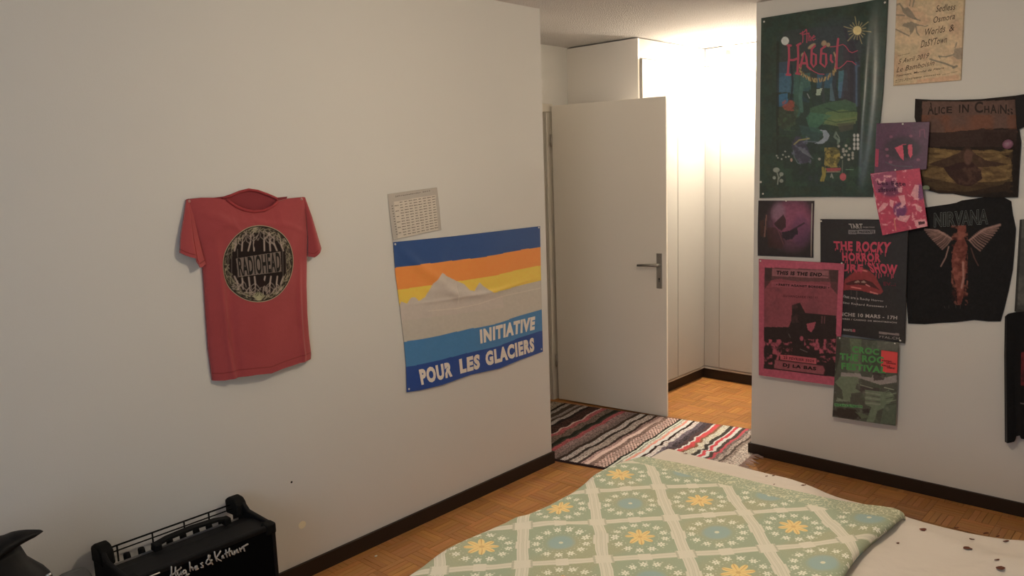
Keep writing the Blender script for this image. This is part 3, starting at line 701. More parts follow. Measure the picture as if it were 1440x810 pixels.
sl = sheet('sleeve', LW, [(262.5, 281), (266, 279.5)], [(266, 279.5), (273, 310), (278, 335), (284, 362), (287, 371)], [(250.5, 355), (256, 358.5), (262, 361), (270, 363), (276, 376), (287, 371)], [(262.5, 281), (258, 305), (253, 330), (250.5, 355)], M_tee, (150, 56, 58), 1.55, lambda c: c.put((c.v > .93) & (c.v < .945), (110, 30, 34), .8),
  lambda u, v, a, b: .022 * np.sin(PI * np.clip(u, 0, 1)) * v + .016 * v - .010 * np.exp(-((u - .55) / .1) ** 2) * v, d0=.010, th=.008, parent=tee)
sl2 = sheet('sleeve', LW, [(426, 277), (429, 277.5)], [(429, 277.5), (438, 305), (444, 328), (449.5, 349)], [(431, 360.5), (437, 361.5), (443, 356), (449.5, 349)], [(426, 277), (430, 300), (431.5, 330), (431, 360.5)], M_tee, (136, 48, 52), 1.55, lambda c: c.put((c.v > .93) & (c.v < .945), (104, 28, 32), .8),
  lambda u, v, a, b: .020 * np.sin(PI * np.clip(u, 0, 1)) * v + .012 * v, d0=.010, th=.008, parent=tee)
M_rib = mat('collar_rib', col4((132, 46, 50), 1.5), .9, bump=(600, .4, .001))
def tube_on(on, pts, r, m, name, parent, dd=.003, front=True):
    dep, wall, d0 = o_dep[on.name]; P = []
    for x, y in pts: a, b = wall.ab(x, y, d0); P.append(Vector(wall.xyz(a, b, float(dep([a], [b])[0]) + dd)))
    return tube(name, P, r, m, parent, 8)
tube_on(body, [(316, 280.5), (322, 285), (328, 289.5), (340, 295), (354, 297.5), (368, 296), (380, 290.5), (388, 283.5)], .0055, M_rib, 'collar', tee, .002)
tube_on(back, [(312, 279), (324, 275), (336, 270), (349, 266.8), (362, 268.8), (376, 273.8), (388, 279), (389, 284)], .0050, M_rib, 'collar', tee, .004)
for x, y in ((266, 283), (423, 280)): pin(body, x, y, mat('pin_red', (.5, .25, .22), .4), .0055, parent=tee)
# round print
def disc_print():
    cx, cy, rx, ry = 358.3, 370.2, 49.5, 53.6; nr, na = 74, 230; r = np.linspace(0, 1, nr)[:, None]; a = np.linspace(0, 2 * PI, na, endpoint=False)[None]
    px = (cx + rx * r * np.cos(a)).ravel(); py = (cy + ry * r * np.sin(a) - .06 * rx * r * np.cos(a)).ravel(); y_ = py.copy()
    c = Canvas(px, py, (30, 24, 22), 1.6); c.u = np.repeat(r[:, 0], na); c.v = c.u; rl = random.Random(4)
    rim = c.u > .80
    lc = (150, 140, 112)
    c.ell(cx, cy, rx * .97, ry * .97, (48, 42, 36), 1); c.ell(cx, cy, rx * .80, ry * .80, (30, 22, 21), 1)
    for k in range(230):                                   # braided wreath of twigs
        t = rl.random() * 2 * PI; r1 = rl.uniform(.80, .97); dt = rl.uniform(-.22, .22); r2 = min(.98, max(.78, r1 + rl.uniform(-.13, .13)))
        pt = [(cx + rx * (r1 + (r2 - r1) * q) * math.cos(t + dt * q), cy + ry * (r1 + (r2 - r1) * q) * math.sin(t + dt * q)) for q in (0, .5, 1)]
        g_ = rl.uniform(.55, 1.05); c.line(pt, rl.uniform(.5, 1.0), (int(lc[0] * g_), int(lc[1] * g_), int(lc[2] * g_)), .85)
    tc_ = (144, 128, 118)
    for sgn, yb, yt in ((-1, 352, 322), (1, 388, 418)):    # trunks growing away from the word band
        for x0 in (325, 335, 344, 352, 366, 374, 383, 392):
            h_ = (yt - yb) * rl.uniform(.75, 1) * (1 - .35 * abs(x0 - 358) / 40); x1 = x0 + (358 - x0) * .10 + rl.uniform(-2, 2)
            c.line([(x0, yb - sgn * -0), (x1, yb + h_ * .5)], 2.0, tc_, .9); c.line([(x1, yb + h_ * .5), (x1 + rl.uniform(-1, 1), yb + h_)], 1.1, tc_, .8)
            for q in range(5):
                f0 = rl.uniform(.3, .9); s_ = rl.choice((-1, 1)); bx = x1; by = yb + h_ * f0
                c.line([(bx, by), (bx + s_ * rl.uniform(3, 6), by + (yt - yb) * .14), (bx + s_ * rl.uniform(4, 9), by + (yt - yb) * .3)], .7, tc_, .8)
    c.ell(357, 344, 5, 6, (34, 22, 21)); c.ell(361, 397, 4.5, 5.5, (34, 22, 21))
    for k in range(10): t = -PI / 2 + (k - 4.5) * .22; c.line([(357, 423), (357 + 9 * math.cos(t), 421 + 11 * math.sin(t))], .9, (150, 146, 110), .9)
    for k in range(6): t = PI / 2 + (k - 2.5) * .3; c.line([(355, 318), (355 + 6 * math.cos(t), 319 + 8 * math.sin(t))], .7, (140, 132, 110), .8)
    c.poly([(327, 363), (388, 353), (389, 381), (330, 389)], (112, 98, 90), .9)
    for x0 in (329, 391, 396, 400, 321, 316): c.line([(x0, 350), (x0 + .6, 390)], .9, (90, 80, 74), .8)
    c.line([(326, 362), (388, 352)], .8, (20, 16, 15)); c.line([(330, 390), (389, 382)], .8, (20, 16, 15))
    c.ell(cx, cy, 1, 1, (90, 80, 73), 0)
    c.put((c.u > .975).astype(float), (150, 138, 112), .8); c.put(((c.u > .95) & (c.u <= .975)).astype(float), (28, 22, 18), .9)
    i = np.arange(nr - 1)[:, None] * na; k = np.arange(na)[None]; k2 = (k + 1) % na
    Fc = np.stack([(i + k).ravel(), (i + k2).ravel(), (i + na + k2).ravel(), (i + na + k).ravel()], 1)
    dep, wall, d0 = o_dep[body.name]; P = np.array([hit(x, y, 1, YL - d0) for x, y in zip(px, py)])
    o = obj('chest_print', wall.xyz(P[:, 0], P[:, 2], dep(P[:, 0], P[:, 2]) + .0012), Fc, vcol_mat('screen_print', .8, .15), tee, True, cols=np.clip(c.c, 0, .9))
    o_dep[o.name] = (lambda a, b: dep(a, b) + .0012, wall, d0); return o
dp = disc_print(); dp['label'] = 'round black print of bare trees with a band name across'
text(dp, [(329, 362.5), (387, 353.5), (388, 381), (331.5, 388)], 'RADIOHEAD', ink('print_black', (14, 10, 10), 1.5), .03, off=.0006)

# ---------------------------------------------------------------- calendar sheet
M_paper = vcol_mat('paper', .75, .2)
def cal_paint(c):
    c.noise(20, .2, (150, 142, 132), 2); c.poly([(553, 283.5), (612, 274), (616.5, 322.5), (558.5, 335)], (178, 170, 158))
cal = sheet('wall_calendar', LW, [(545, 273), (580, 268), (614.5, 263.5)], [(614.5, 263.5), (618, 293), (620.5, 323)], [(552, 337), (585, 330), (620.5, 323)], [(545, 273), (548, 305), (552, 337)], M_paper, (158, 152, 144), 1.6, cal_paint, lambda u, v, a, b: .006 * v * (1 - u) + .003 * np.sin(u * 3), d0=.002, th=.0006)
tag(cal, 'small grey printed year calendar sheet pinned above the striped flag', 'calendar')
M_gink = ink('print_grey', (80, 72, 66), 1.6)
text(cal, [(555, 275.3), (604, 267.4), (604.3, 269.6), (555.5, 277.7)], 'Jahreskalender 2023', M_gink, .01)
cells = []
for j in range(13):
    for i in range(9):
        u = (i + .5) / 9; v = (j + .6) / 13.4; x0 = 553 + 5.5 * v; x1 = 612 + 4.5 * v; yl_ = 283.5 + 51.5 * v; yr_ = 274 + 48.5 * v; x = x0 + (x1 - x0) * u; y = yl_ + (yr_ - yl_) * u
        w_ = (1.4 + 1.2 * rr.random()); sl_ = -.16
        if i > 0 or j % 2: cells.append([(x - w_, y - w_ * sl_), (x + w_ * .2, y + w_ * .2 * sl_)]); cells.append([(x + w_ * .5, y + w_ * .5 * sl_), (x + w_, y + w_ * sl_)])
for j in range(12): x = 550 + j * .55; y = 290 + j * 3.6; cells.append([(x, y), (x + 1.6, y - .4)])
strokes(cal, cells, .9, M_gink)['kind'] = 'stuff'

# ---------------------------------------------------------------- glacier flag
def flag_paint(c):
    # rows measured on the flag: v runs down the cloth
    u, v = c.u, c.v; w1 = .004 * np.sin(u * 9); q = v + w1
    def rows(a, b, col): c.put(((q >= a) & (q < b)).astype(float), col)
    rows(-.1, .165, (24, 66, 124)); rows(.165, .31, (214, 122, 0)); rows(.31, .43, (214, 174, 0)); rows(.43, .66, (168, 162, 152)); rows(.66, .83, (44, 112, 166)); rows(.83, 1.1, (8, 60, 136))
    c.poly([(561, 432), (564, 424), (572, 427), (577, 419), (583, 418), (588, 423), (596, 418), (601, 408), (606, 399), (613, 391), (620, 383.5), (628, 389), (640, 395), (650, 399), (658, 408), (664, 409), (672, 397), (678, 403), (690, 411), (704, 418), (706, 432), (560, 452)], (172, 163, 155))
    c.line([(600, 437), (640, 433.5), (670, 427), (705, 416), (760, 405)], .8, (196, 186, 172), .6)
def flag_dep(u, v, a, b):
    s = np.sin(PI * u); d = .012 * s * np.sin(PI * np.clip(v, 0, 1)) + .006 * v * s
    d += .006 * np.exp(-((v - .34 - .10 * np.sin((u - .2) * 4)) / .03) ** 2) * s
    r = v - (.02 + 1.1 * u); d += .008 * np.exp(-(r / .05) ** 2) * (u < .35) * np.clip(u * 8, 0, 1)
    r = v - (.44 - .02 * u - .05 * np.abs(u - .52)); d += .0035 * np.exp(-(r / .012) ** 2) * s + .006 * np.exp(-((v - .98 + .2 * (u - .15) ** 2) / .1) ** 2) * np.exp(-((u - .22) / .2) ** 2) + .004 * np.exp(-((v - 1.) / .08) ** 2) * np.exp(-((u - .68) / .16) ** 2)
    d += .004 * np.exp(-((u + .25 * v - .30) / .04) ** 2) * np.sin(PI * np.clip(v * 1.2, 0, 1)) + .009 * (fbm(u * 5, v * 5, 61, 3) - .5) * s
    return d
M_flag = vcol_mat('polyester_flag', .55, .35, bump=(900, .15, .0008), sheen=.2)
flag = sheet('flag', LW, [(553, 340.5), (600, 336), (640, 332), (700, 325), (759.5, 318)], [(759.5, 318), (760.5, 380), (762, 440), (763.5, 494.5)], [(571.5, 551.5), (590, 548.5), (620, 541), (660, 527), (700, 518), (730, 506), (763.5, 494.5)], [(553, 340.5), (556, 385), (562, 430), (568, 480), (571, 515), (571.5, 551.5)], M_flag, (168, 164, 156), 1.6, flag_paint, flag_dep, d0=.004, th=.0015, mott=.05)
tag(flag, 'blue, orange, yellow and white striped campaign flag with a white mountain and French slogan', 'flag')
M_fl = ink('print_flag_white', (196, 188, 178), 1.8)
text(flag, [(671, 463), (752, 444.5), (751, 463.5), (673, 483)], 'INITIATIVE', M_fl, .06)
text(flag, [(588, 519.5), (633, 507.5), (634.5, 529), (591.5, 541.5)], 'POUR', M_fl, .06)
text(flag, [(643, 504.5), (672.5, 497), (673.5, 518), (645.5, 525.5)], 'LES', M_fl, .06)
text(flag, [(680, 494.5), (750, 474), (751, 494), (682, 515)], 'GLACIERS', M_fl, .06)
for x, y in ((555.5, 343.5), (757.5, 320), (574.5, 547), (761, 491)): pin(flag, x, y, M_pin, .005)

# ---------------------------------------------------------------- guitar amplifier
M_tolex = mat('black_tolex', (.006, .006, .007), .6, spec=.2, bump=(700, .5, .001))
M_grill = mat('black_grille_cloth', (.003, .003, .0035), .95, spec=.05, bump=(900, .6, .001))
M_rub = mat('black_rubber', (.006, .006, .006), .7, spec=.15)
amp = empty('guitar_amplifier', (1.1, 2.5, 0)); tag(amp, 'black combo guitar amplifier with silver script lettering standing against the left wall', 'amplifier')
AX0, AX1, AYF, AYB, AZ = .845, 1.345, 2.385, 2.66, .425
prism('cabinet', [(AYF + .012, .02), (AYB, .02), (AYB, .345), (2.575, .398), (2.50, .415), (AYF + .012, AZ - .004)], 0, AX0 + .012, AX1 - .012, M_tolex, amp)
for x0, x1 in ((AX0, AX0 + .016), (AX1 - .016, AX1)):
    prism('side_cheek', [(AYF, .02), (AYB, .02), (AYB, .44), (2.635, .462), (2.60, .462), (2.575, .448), (2.55, .432), (AYF + .01, AZ + .002), (AYF, AZ - .006)], 0, x0, x1, M_tolex, amp, .005)
for x in (AX0 + .018, AX1 - .018):
    prism('corner_protector', [(2.57, .405), (AYB + .002, .40), (AYB + .002, .452), (2.635, .468), (2.60, .467), (2.58, .452)], 0, x - .022, x + .022, M_rub, amp, .008)
    box('corner_protector', (x - .02, AYF - .004, AZ - .035), (x + .02, AYF + .035, AZ + .006), M_rub, amp, .008, 3)
box('front_frame', (AX0 + .004, AYF - .001, AZ - .018), (AX1 - .004, AYF + .016, AZ + .001), M_tolex, amp, .005)
box('front_frame', (AX0 + .004, AYF - .001, .02), (AX1 - .004, AYF + .014, .045), M_tolex, amp, .004)
gr = box('grille', (AX0 + .014, AYF + .002, .04), (AX1 - .014, AYF + .012, AZ - .015), M_grill, amp)
for x in (AX0 + .05, AX1 - .05):
    for y in (AYF + .04, AYB - .04): tube('foot', [(x, y, 0), (x, y, .022)], .018, M_rub, amp, 12)
M_alu = mat('satin_control_panel', (.42, .41, .40), .4, metal=.5)
prism('control_panel', [(2.585, .385), (2.648, .348), (2.650, .354), (2.586, .400)], 0, AX0 + .03, AX1 - .03, M_alu, amp)
for k in range(8):
    x = AX0 + .085 + k * .047; tube('knob', [(x, 2.600, .385), (x, 2.606, .407), (x, 2.607, .412)], [.012, .011, .009], M_rub, amp, 12)
tube('guard_rail', [(AX0 + .02, 2.625, .440), (AX1 - .02, 2.625, .440)], .0032, M_rub, amp, 8); tube('guard_rail', [(AX0 + .02, 2.612, .428), (AX1 - .02, 2.612, .428)], .0025, M_rub, amp, 8)
for x in (AX0 + .065, AX0 + .18, AX0 + .29, AX1 - .12): tube('rail_post', [(x, 2.625, .385), (x, 2.625, .440)], .003, M_rub, amp, 8)
bm = bmesh.new(); hx0, hx1 = AX0 + .145, AX1 - .085; pts = [(hx0, 2.545, .418), (hx0 + .012, 2.545, .432), (hx0 + .05, 2.545, .440), ((hx0 + hx1) / 2, 2.545, .444), (hx1 - .05, 2.545, .440), (hx1 - .012, 2.545, .432), (hx1, 2.545, .418)]
for a, b_ in zip(pts[:-1], pts[1:]):
    va = [bm.verts.new((p[0], p[1] + s * .014, p[2] + t)) for p in (a, b_) for s, t in ((-1, -.004), (1, -.004), (1, .004), (-1, .004))]
    for q in ((0, 1, 5, 4), (1, 2, 6, 5), (2, 3, 7, 6), (3, 0, 4, 7), (0, 3, 2, 1), (4, 5, 6, 7)): bm.faces.new([va[i] for i in q])
bm_obj('handle', bm, M_rub, amp)
for x in (hx0, hx1 - .026): box('handle_cap', (x, 2.528, .412), (x + .026, 2.562, .437), M_rub, amp, .005)
M_slv = mat('silver_script', (.62, .60, .57), .4, metal=.3)
tube('input_badge', [(AX0 + .045, AYF - .004, AZ - .010), (AX0 + .095, AYF - .004, AZ - .010)], .0022, M_slv, amp, 6)
# script lettering, drawn as pen strokes in the plane of the grille
s8 = lambda pts: [(220 + x / 10.286, 755 + y / 10.286) for x, y in pts]
HK = [s8([(212, 425), (214, 500), (212, 590), (190, 640)]), s8([(272, 432), (268, 520), (285, 570), (300, 600)]), s8([(196, 560), (250, 530), (300, 490), (355, 445), (350, 435)]), s8([(300, 505), (306, 545), (325, 560), (345, 530), (350, 495), (356, 540), (366, 548)]),
      s8([(420, 480), (390, 482), (376, 510), (388, 535), (412, 520), (422, 484), (432, 540), (440, 590), (415, 625), (385, 610), (420, 570), (470, 530)]), s8([(475, 360), (480, 420), (485, 495)]), s8([(484, 470), (505, 430), (520, 440), (525, 480)]),
      s8([(556, 458), (588, 438), (584, 416), (560, 424), (550, 450), (565, 476), (605, 455)]), s8([(665, 370), (635, 385), (670, 415), (672, 435), (640, 440)]),
      s8([(810, 395), (770, 330), (745, 290), (750, 260), (770, 262), (765, 300), (725, 340), (712, 380), (740, 400), (775, 380), (800, 325)]),
      s8([(835, 210), (845, 280), (870, 350)]), s8([(925, 200), (890, 260), (862, 300), (900, 330), (935, 345)]), s8([(945, 310), (965, 285), (960, 265), (945, 280), (950, 305), (975, 300)]),
      s8([(1000, 185), (1005, 240), (1018, 292)]), s8([(1052, 165), (1045, 220), (1058, 272)]), s8([(985, 248), (1035, 220), (1090, 200)]), s8([(1085, 205), (1095, 250), (1120, 255), (1125, 195), (1135, 240)]), s8([(1150, 222), (1172, 200), (1165, 180), (1148, 195), (1155, 225), (1185, 220)]),
      s8([(1200, 160), (1208, 185), (1215, 210)]), s8([(1212, 180), (1235, 160)]), s8([(1235, 150), (1320, 100)]), s8([(1250, 140), (1262, 170), (1272, 205)])]
vx, vy, Fc = ribbons(HK, 1.75)
P = np.array([hit(x, y, 1, AYF) for x, y in zip(vx, vy)]); P2 = P.copy(); P2[:, 1] = AYF - .0015; P3 = P.copy(); P3[:, 1] = AYF + .003
o = obj('lettering', P2, np.array(Fc), M_slv, amp); sd = o.modifiers.new('solid', 'SOLIDIFY'); sd.thickness = .003; sd.offset = 0

# grey cushion behind the amplifier
M_greyf = mat('grey_fabric', (.13, .135, .14), .9, bump=(300, .4, .002))
bm = bmesh.new(); bmesh.ops.create_cube(bm, size=1); bmesh.ops.subdivide_edges(bm, edges=list(bm.edges), cuts=7, use_grid_fill=True)
for v in bm.verts:
    c = v.co * 2; e = max(0, 1 - abs(c.x) ** 3) * max(0, 1 - abs(c.z) ** 3); k = .35 + .65 * e ** .5
    r2 = max(1, (abs(c.x) ** 5 + abs(c.z) ** 5) ** .2); v.co = Vector((c.x / r2 * .058, c.y * .028 * k, c.z / r2 * .205)) + Vector((.775, 2.60, .215)) + Vector((c.z * -.012, 0, 0))
o = bm_obj('cushion', bm, M_greyf, None, True); tag(o, 'grey fabric bundle squeezed between the amplifier\'s left end and the wall', 'cushion')

# black bag at the lower left corner
M_leather = mat('black_leather', (.004, .004, .005), .55, spec=.2, bump=(60, .25, .003))
bag = empty('leather_bag', (.5, 2.3, 0)); tag(bag, 'black leather bag with a pointed flap standing at the left edge of the picture', 'bag')
YB = 2.33
def bagpt(x, y, d=0): p = hit(x, y, 1, YB + d); return p
def loft(name, rings, m, parent):
    n = len(rings[0]); V = [p for r in rings for p in r]; Fc = [(i * n + k, i * n + (k + 1) % n, (i + 1) * n + (k + 1) % n, (i + 1) * n + k) for i in range(len(rings) - 1) for k in range(n)]
    Fc += [tuple(range(n))[::-1], tuple((len(rings) - 1) * n + k for k in range(n))]; return obj(name, V, Fc, m, parent, True)
rgt = [hit(x, y, 1, YB) for x, y in ((26, 763), (31, 770), (38, 781), (50, 788), (61, 794), (70, 802), (73, 812))]
rings = []
for p in rgt + [rgt[-1] + np.array([.006, 0, -.08]), rgt[-1] + np.array([.01, 0, -.25]), np.array([rgt[-1][0] - .01, YB, .02]), np.array([rgt[-1][0] - .03, YB, .004])]:
    x1 = p[0]; x0 = x1 - .34; z = p[2]; dpt = .055 + .05 * min(1, (rgt[0][2] - z) / .15); rings.append([((x0 + x1) / 2 + (x1 - x0) / 2 * abs(math.cos(a)) ** .7 * (1 if math.cos(a) > 0 else -1), YB + dpt * abs(math.sin(a)) ** .8 * (1 if math.sin(a) > 0 else -1), z - .0 * x1) for a in [2 * PI * k / 28 for k in range(28)]])
loft('body', rings, M_leather, bag)
top = [(-22, 772), (-10, 762), (0, 756.3), (9, 754), (20, 749), (30, 746.5), (40, 745.3), (50, 745), (57, 745), (60, 746.2)]; bot = [(-22, 792), (-8, 784), (0, 778), (9, 774), (20, 768), (29, 763.5), (38, 759), (47, 755), (54, 750.5), (60, 746.8)]
rings = []
for i, (a, b_) in enumerate(zip(top, bot)):
    A, B2 = hit(*a, 1, YB - .05), hit(*b_, 1, YB - .055); th = .055 * (1 - i / 9.5) + .003; c_ = (A + B2) / 2; hgt = (A - B2) / 2
    rings.append([tuple(c_ + hgt * math.sin(q) + np.array([0, th * math.cos(q), 0])) for q in [2 * PI * k / 14 for k in range(14)]])
loft('flap', rings, M_leather, bag)
p = hit(67, 808, 1, YB - .1); tube('buckle', [(p[0] - .006, YB - .108, p[2]), (p[0] + .006, YB - .108, p[2] + .003)], .004, mat('chrome_buckle', (.6, .6, .6), .3, metal=.8), bag, 8)['label'] = 'small bright metal buckle'

# ================================================================ right wall
M_gloss = vcol_mat('glossy_poster', .34, .45, coat=.15)
M_matte = vcol_mat('matte_poster', .6, .3)
M_bcot = vcol_mat('black_cotton', .9, .1, bump=(420, .35, .0012), sheen=.12)
def rect(tl, tr, br, bl): return [tl, tr], [tr, br], [bl, br], [tl, bl]
def mid(a, b, dx=0, dy=0, t=.5): return (a[0] + (b[0] - a[0]) * t + dx, a[1] + (b[1] - a[1]) * t + dy)

# ---- tall dark green forest poster
z1 = lambda x, y: (1070 + x / 8.47, 30 + y / 8.47)
z2 = lambda x, y: (1070 + x / 8.47, 120 + y / 8.47)
z3 = lambda x, y: (1070 + x / 8.47, 190 + y / 8.47)
def forest(c):
    rl = random.Random(11)
    c.noise(26, .5, (44, 62, 54), 1, .45); c.noise(14, .4, (40, 44, 42), 2, .5); c.noise(9, .25, (58, 66, 50), 12, .55)
    pic = c.inside(1091, 42, 1212, 262); c.noise(18, .8, (40, 58, 56), 4, .4, mask=pic)
    c.poly([(1102, 44), (1150, 38), (1212, 36), (1212, 100), (1180, 112), (1110, 108), (1096, 90)], (50, 58, 62), .75)
    c.ell(1180, 60, 34, 26, (50, 62, 74), .5, .6)
    # blue dusk sky between trunks
    for x0, y0, x1, y1, col in ((1094, 88, 1110, 104, (48, 70, 92)), (1093, 104, 1112, 130, (52, 92, 120)), (1094, 133, 1108, 150, (42, 96, 134)), (1112, 106, 1124, 132, (50, 86, 98)), (1126, 104, 1140, 128, (52, 90, 88)),
                                (1180, 100, 1192, 128, (54, 100, 116)), (1201, 88, 1210, 150, (62, 84, 112)), (1150, 104, 1176, 124, (44, 80, 104)), (1168, 118, 1174, 142, (66, 92, 108)), (1180, 116, 1186, 138, (58, 92, 122))):
        c.poly([(x0, y0), (x1, y0 - 2), (x1 + 1, y1), (x0 - 1, y1)], col, .85)
    c.noise(7, .5, (34, 62, 80), 5, .5, mask=c.inside(1092, 90, 1140, 150))
    for x0, w_, y0, y1, col in ((1094, 4, 60, 240, (36, 42, 40)), (1113, 3, 92, 140, (36, 44, 52)), (1121, 9, 104, 160, (50, 84, 78)), (1128, 5, 118, 156, (58, 98, 92)), (1140, 4, 128, 160, (40, 60, 52)), (1160, 4, 104, 142, (48, 58, 62)),
                                (1176, 6, 96, 142, (44, 50, 56)), (1193, 14, 70, 140, (52, 50, 62)), (1197, 8, 60, 160, (46, 46, 58)), (1209, 5, 96, 240, (40, 48, 50))):
        c.line([(x0, y0), (x0 + rl.uniform(-3, 3), (y0 + y1) / 2), (x0 + rl.uniform(-3, 3), y1)], w_, col, .85)
    for a, b in (((1208, 90), (1200, 60)), ((1200, 84), (1188, 40)), ((1204, 60), (1212, 44))): c.line([a, b], 4, (46, 46, 60), .8)
    # hills and paths
    c.poly([(1140, 152), (1165, 144), (1190, 140), (1205, 146), (1207, 170), (1160, 176), (1138, 172)], (56, 88, 68), .8)
    c.poly([(1162, 158), (1185, 154), (1207, 158), (1206, 170), (1170, 172), (1158, 168)], (84, 108, 66), .8)
    c.poly([(1158, 170), (1206, 164), (1204, 174), (1180, 178), (1160, 174)], (98, 112, 70), .6)
    c.poly([(1140, 158), (1170, 162), (1150, 180), (1160, 188), (1140, 184), (1134, 166)], (52, 100, 82), .7)
    c.line([(1206, 156), (1180, 158), (1162, 152)], 1.6, (38, 60, 52), .8); c.line([(1204, 168), (1176, 172), (1160, 168)], 1.4, (46, 72, 56), .8)
    c.poly([(1178, 174), (1202, 172), (1200, 182), (1182, 186)], (66, 68, 62), .7)
    c.poly([(1124, 176), (1150, 180), (1158, 190), (1150, 200), (1130, 196)], (44, 72, 74), .7)
    c.poly([(1096, 150), (1120, 146), (1124, 152), (1118, 176), (1100, 182), (1094, 176)], (52, 62, 52), .7)
    c.poly([(1101, 150), (1109, 143), (1116, 142), (1118, 150), (1112, 154), (1104, 155)], (124, 62, 52), .8)
    c.noise(4, .7, (140, 64, 56), 6, .5, mask=c.inside(1100, 141, 1118, 156)); c.noise(6, .5, (64, 92, 66), 7, .5, mask=c.inside(1094, 154, 1124, 184))
    # dark glade with flowers, a mushroom clump, smoke and a red bench
    c.poly([(1094, 190), (1130, 200), (1175, 200), (1212, 188), (1212, 262), (1094, 262)], (38, 52, 50), .6)
    c.noise(10, .5, (46, 74, 58), 8, .52, mask=c.inside(1092, 190, 1212, 262)); c.noise(12, .4, (48, 50, 66), 9, .55, mask=c.inside(1112, 196, 1150, 262))
    c.line([z3(520, 75), z3(640, 80), z3(730, 90)], 1.2, (92, 108, 124), .7); c.poly([z3(640, 100), z3(700, 75), z3(750, 30), z3(740, -40), z3(700, -62), z3(780, -60), z3(825, 0), z3(800, 60), z3(740, 105)], (116, 130, 146), .95)
    c.line([z3(900, -30), z3(880, 20), z3(930, 60), z3(920, 100)], 3.0, (92, 112, 104), .8); c.line([z3(905, -20), z3(935, 30), z3(940, 80)], 1.5, (110, 128, 118), .7)
    def flowers(pts, r, col):
        for x, y in pts: c.ell(*z3(x, y), r, r, col, .9, .5)
    flowers([(1018, 125), (1060, 160), (985, 170), (1020, 190), (1000, 235), (965, 265), (1050, 238), (1100, 212), (1100, 240), (1100, 275), (1050, 290), (930, 132), (700, 285), (985, 195)], 1.5, (140, 140, 134))
    flowers([(190, 245), (205, 270), (265, 235), (292, 195), (300, 262), (250, 285), (335, 255)], 1.0, (130, 136, 134)); c.ell(*z3(366, 295), 1.6, 2.3, (146, 120, 108))
    for x in (1122, 1168):
        for y in (5, 55, 108, 155): c.ell(*z3(x, y), 1.6, 2.2, (160, 164, 166), .95, .4)
    for x, y, rx, ry in ((185, 415, 4, 3), (160, 508, 2, 2), (245, 465, 2.6, 2.4), (245, 545, 2.4, 2.2)): c.ell(*z3(x, y), rx, ry, (124, 134, 128), .9, .3)
    c.line([z3(190, 430), z3(210, 500), z3(200, 585)], 1.4, (118, 128, 120)); c.line([z3(245, 470), z3(215, 520)], 1, (118, 128, 120))
    c.poly([z3(775, 392), z3(955, 388), z3(955, 425), z3(790, 432)], (132, 58, 66), .95); c.line([z3(780, 440), z3(945, 436)], .7, (150, 140, 120)); c.ell(*z3(980, 497), 4.2, 5.0, (150, 66, 78), .95); c.line([z3(975, 300), z3(970, 450)], 1.1, (90, 100, 90))
    c.line([z3(835, 500), z3(845, 460), z3(860, 510)], 1.2, (130, 134, 130)); c.line([z3(1015, 410), z3(1110, 412)], .8, (88, 130, 104))
    # a mossy stump and a leaning shrub where the figures of the poster stood
    c.poly([z3(770, 200), z3(800, 150), z3(880, 140), z3(945, 190), z3(940, 300), z3(900, 380), z3(800, 380), z3(760, 300)], (88, 84, 46), .85); c.noise(5, .8, (140, 126, 56), 21, .5, mask=c.inside(*z3(760, 150), *z3(945, 385))); c.noise(3, .7, (36, 34, 30), 22, .55, mask=c.inside(*z3(760, 150), *z3(945, 385)))
    c.line([z3(740, 390), z3(745, 470), z3(720, 540)], 3.2, (128, 118, 48), .85); c.line([z3(770, 400), z3(765, 480), z3(745, 545)], 2.2, (128, 118, 48), .85)
    c.poly([z3(420, 10), z3(480, 20), z3(560, 150), z3(600, 250), z3(560, 330), z3(470, 340), z3(400, 250), z3(370, 120)], (58, 58, 78), .8); c.noise(5, .6, (92, 94, 122), 23, .55, mask=c.inside(*z3(370, 10), *z3(600, 340)))
    c.line([z3(400, 110), z3(460, 60), z3(580, 40)], 1.8, (130, 126, 78), .85)
    for q in range(7): c.line([z3(450 + q * 8, 150 + q * 9), z3(540 + q * 14, 170 + q * 18)], .8, (96, 104, 116), .8)
    c.line([z3(390, 180), z3(400, 260), z3(440, 330), z3(475, 345)], 1.2, (84, 100, 110), .8)
    c.poly([(1149, 126), (1157, 124), (1154, 134), (1148, 134)], (132, 150, 136)); c.line([(1136, 132), (1139, 138)], 1.4, (110, 120, 124))
    # gold band below the title
    for q in range(46):
        t = math.radians(12 + 156 * q / 45); x = 1150 + 27.5 * math.cos(t); y = 86 + 27 * math.sin(t)
        c.line([(x + rl.uniform(-2, 2), y - 2.6), (x + rl.uniform(-2, 2), y + 2.6)], 1.1, (156, 134, 82) if q % 3 else (92, 74, 54), .95)
    for q in range(14): t = math.radians(-25 + 38 * q / 13); c.ell(1149 + 27 * math.cos(t), 86 + 27 * math.sin(t), 1.0, 1.4, (140, 118, 88), .9)
    for x, y, rx, ry, ro in ((1142, 65, 5.5, 2.2, -.6), (1159, 61, 3, 3.6, .4), (1165, 63, 2.4, 2.6, .2), (1129, 77, 1.6, 2.6, .4)): c.ell(x, y, rx, ry, (140, 122, 96), .9, .3, ro)
    c.ell(1104.3, 57.6, 5.1, 5.6, (170, 176, 176), 1, .1); c.ell(1206, 43, 6.0, 6.0, (186, 172, 118), 1, .12)
    for q in range(17):
        t = 2 * PI * q / 17 + .1; l_ = 20 if q % 3 == 0 else 13; c.line([(1206 + 7.5 * math.cos(t), 43 + 7.5 * math.sin(t)), (1206 + l_ * math.cos(t), 43 + l_ * math.sin(t))], .9, (150, 142, 96), .9)
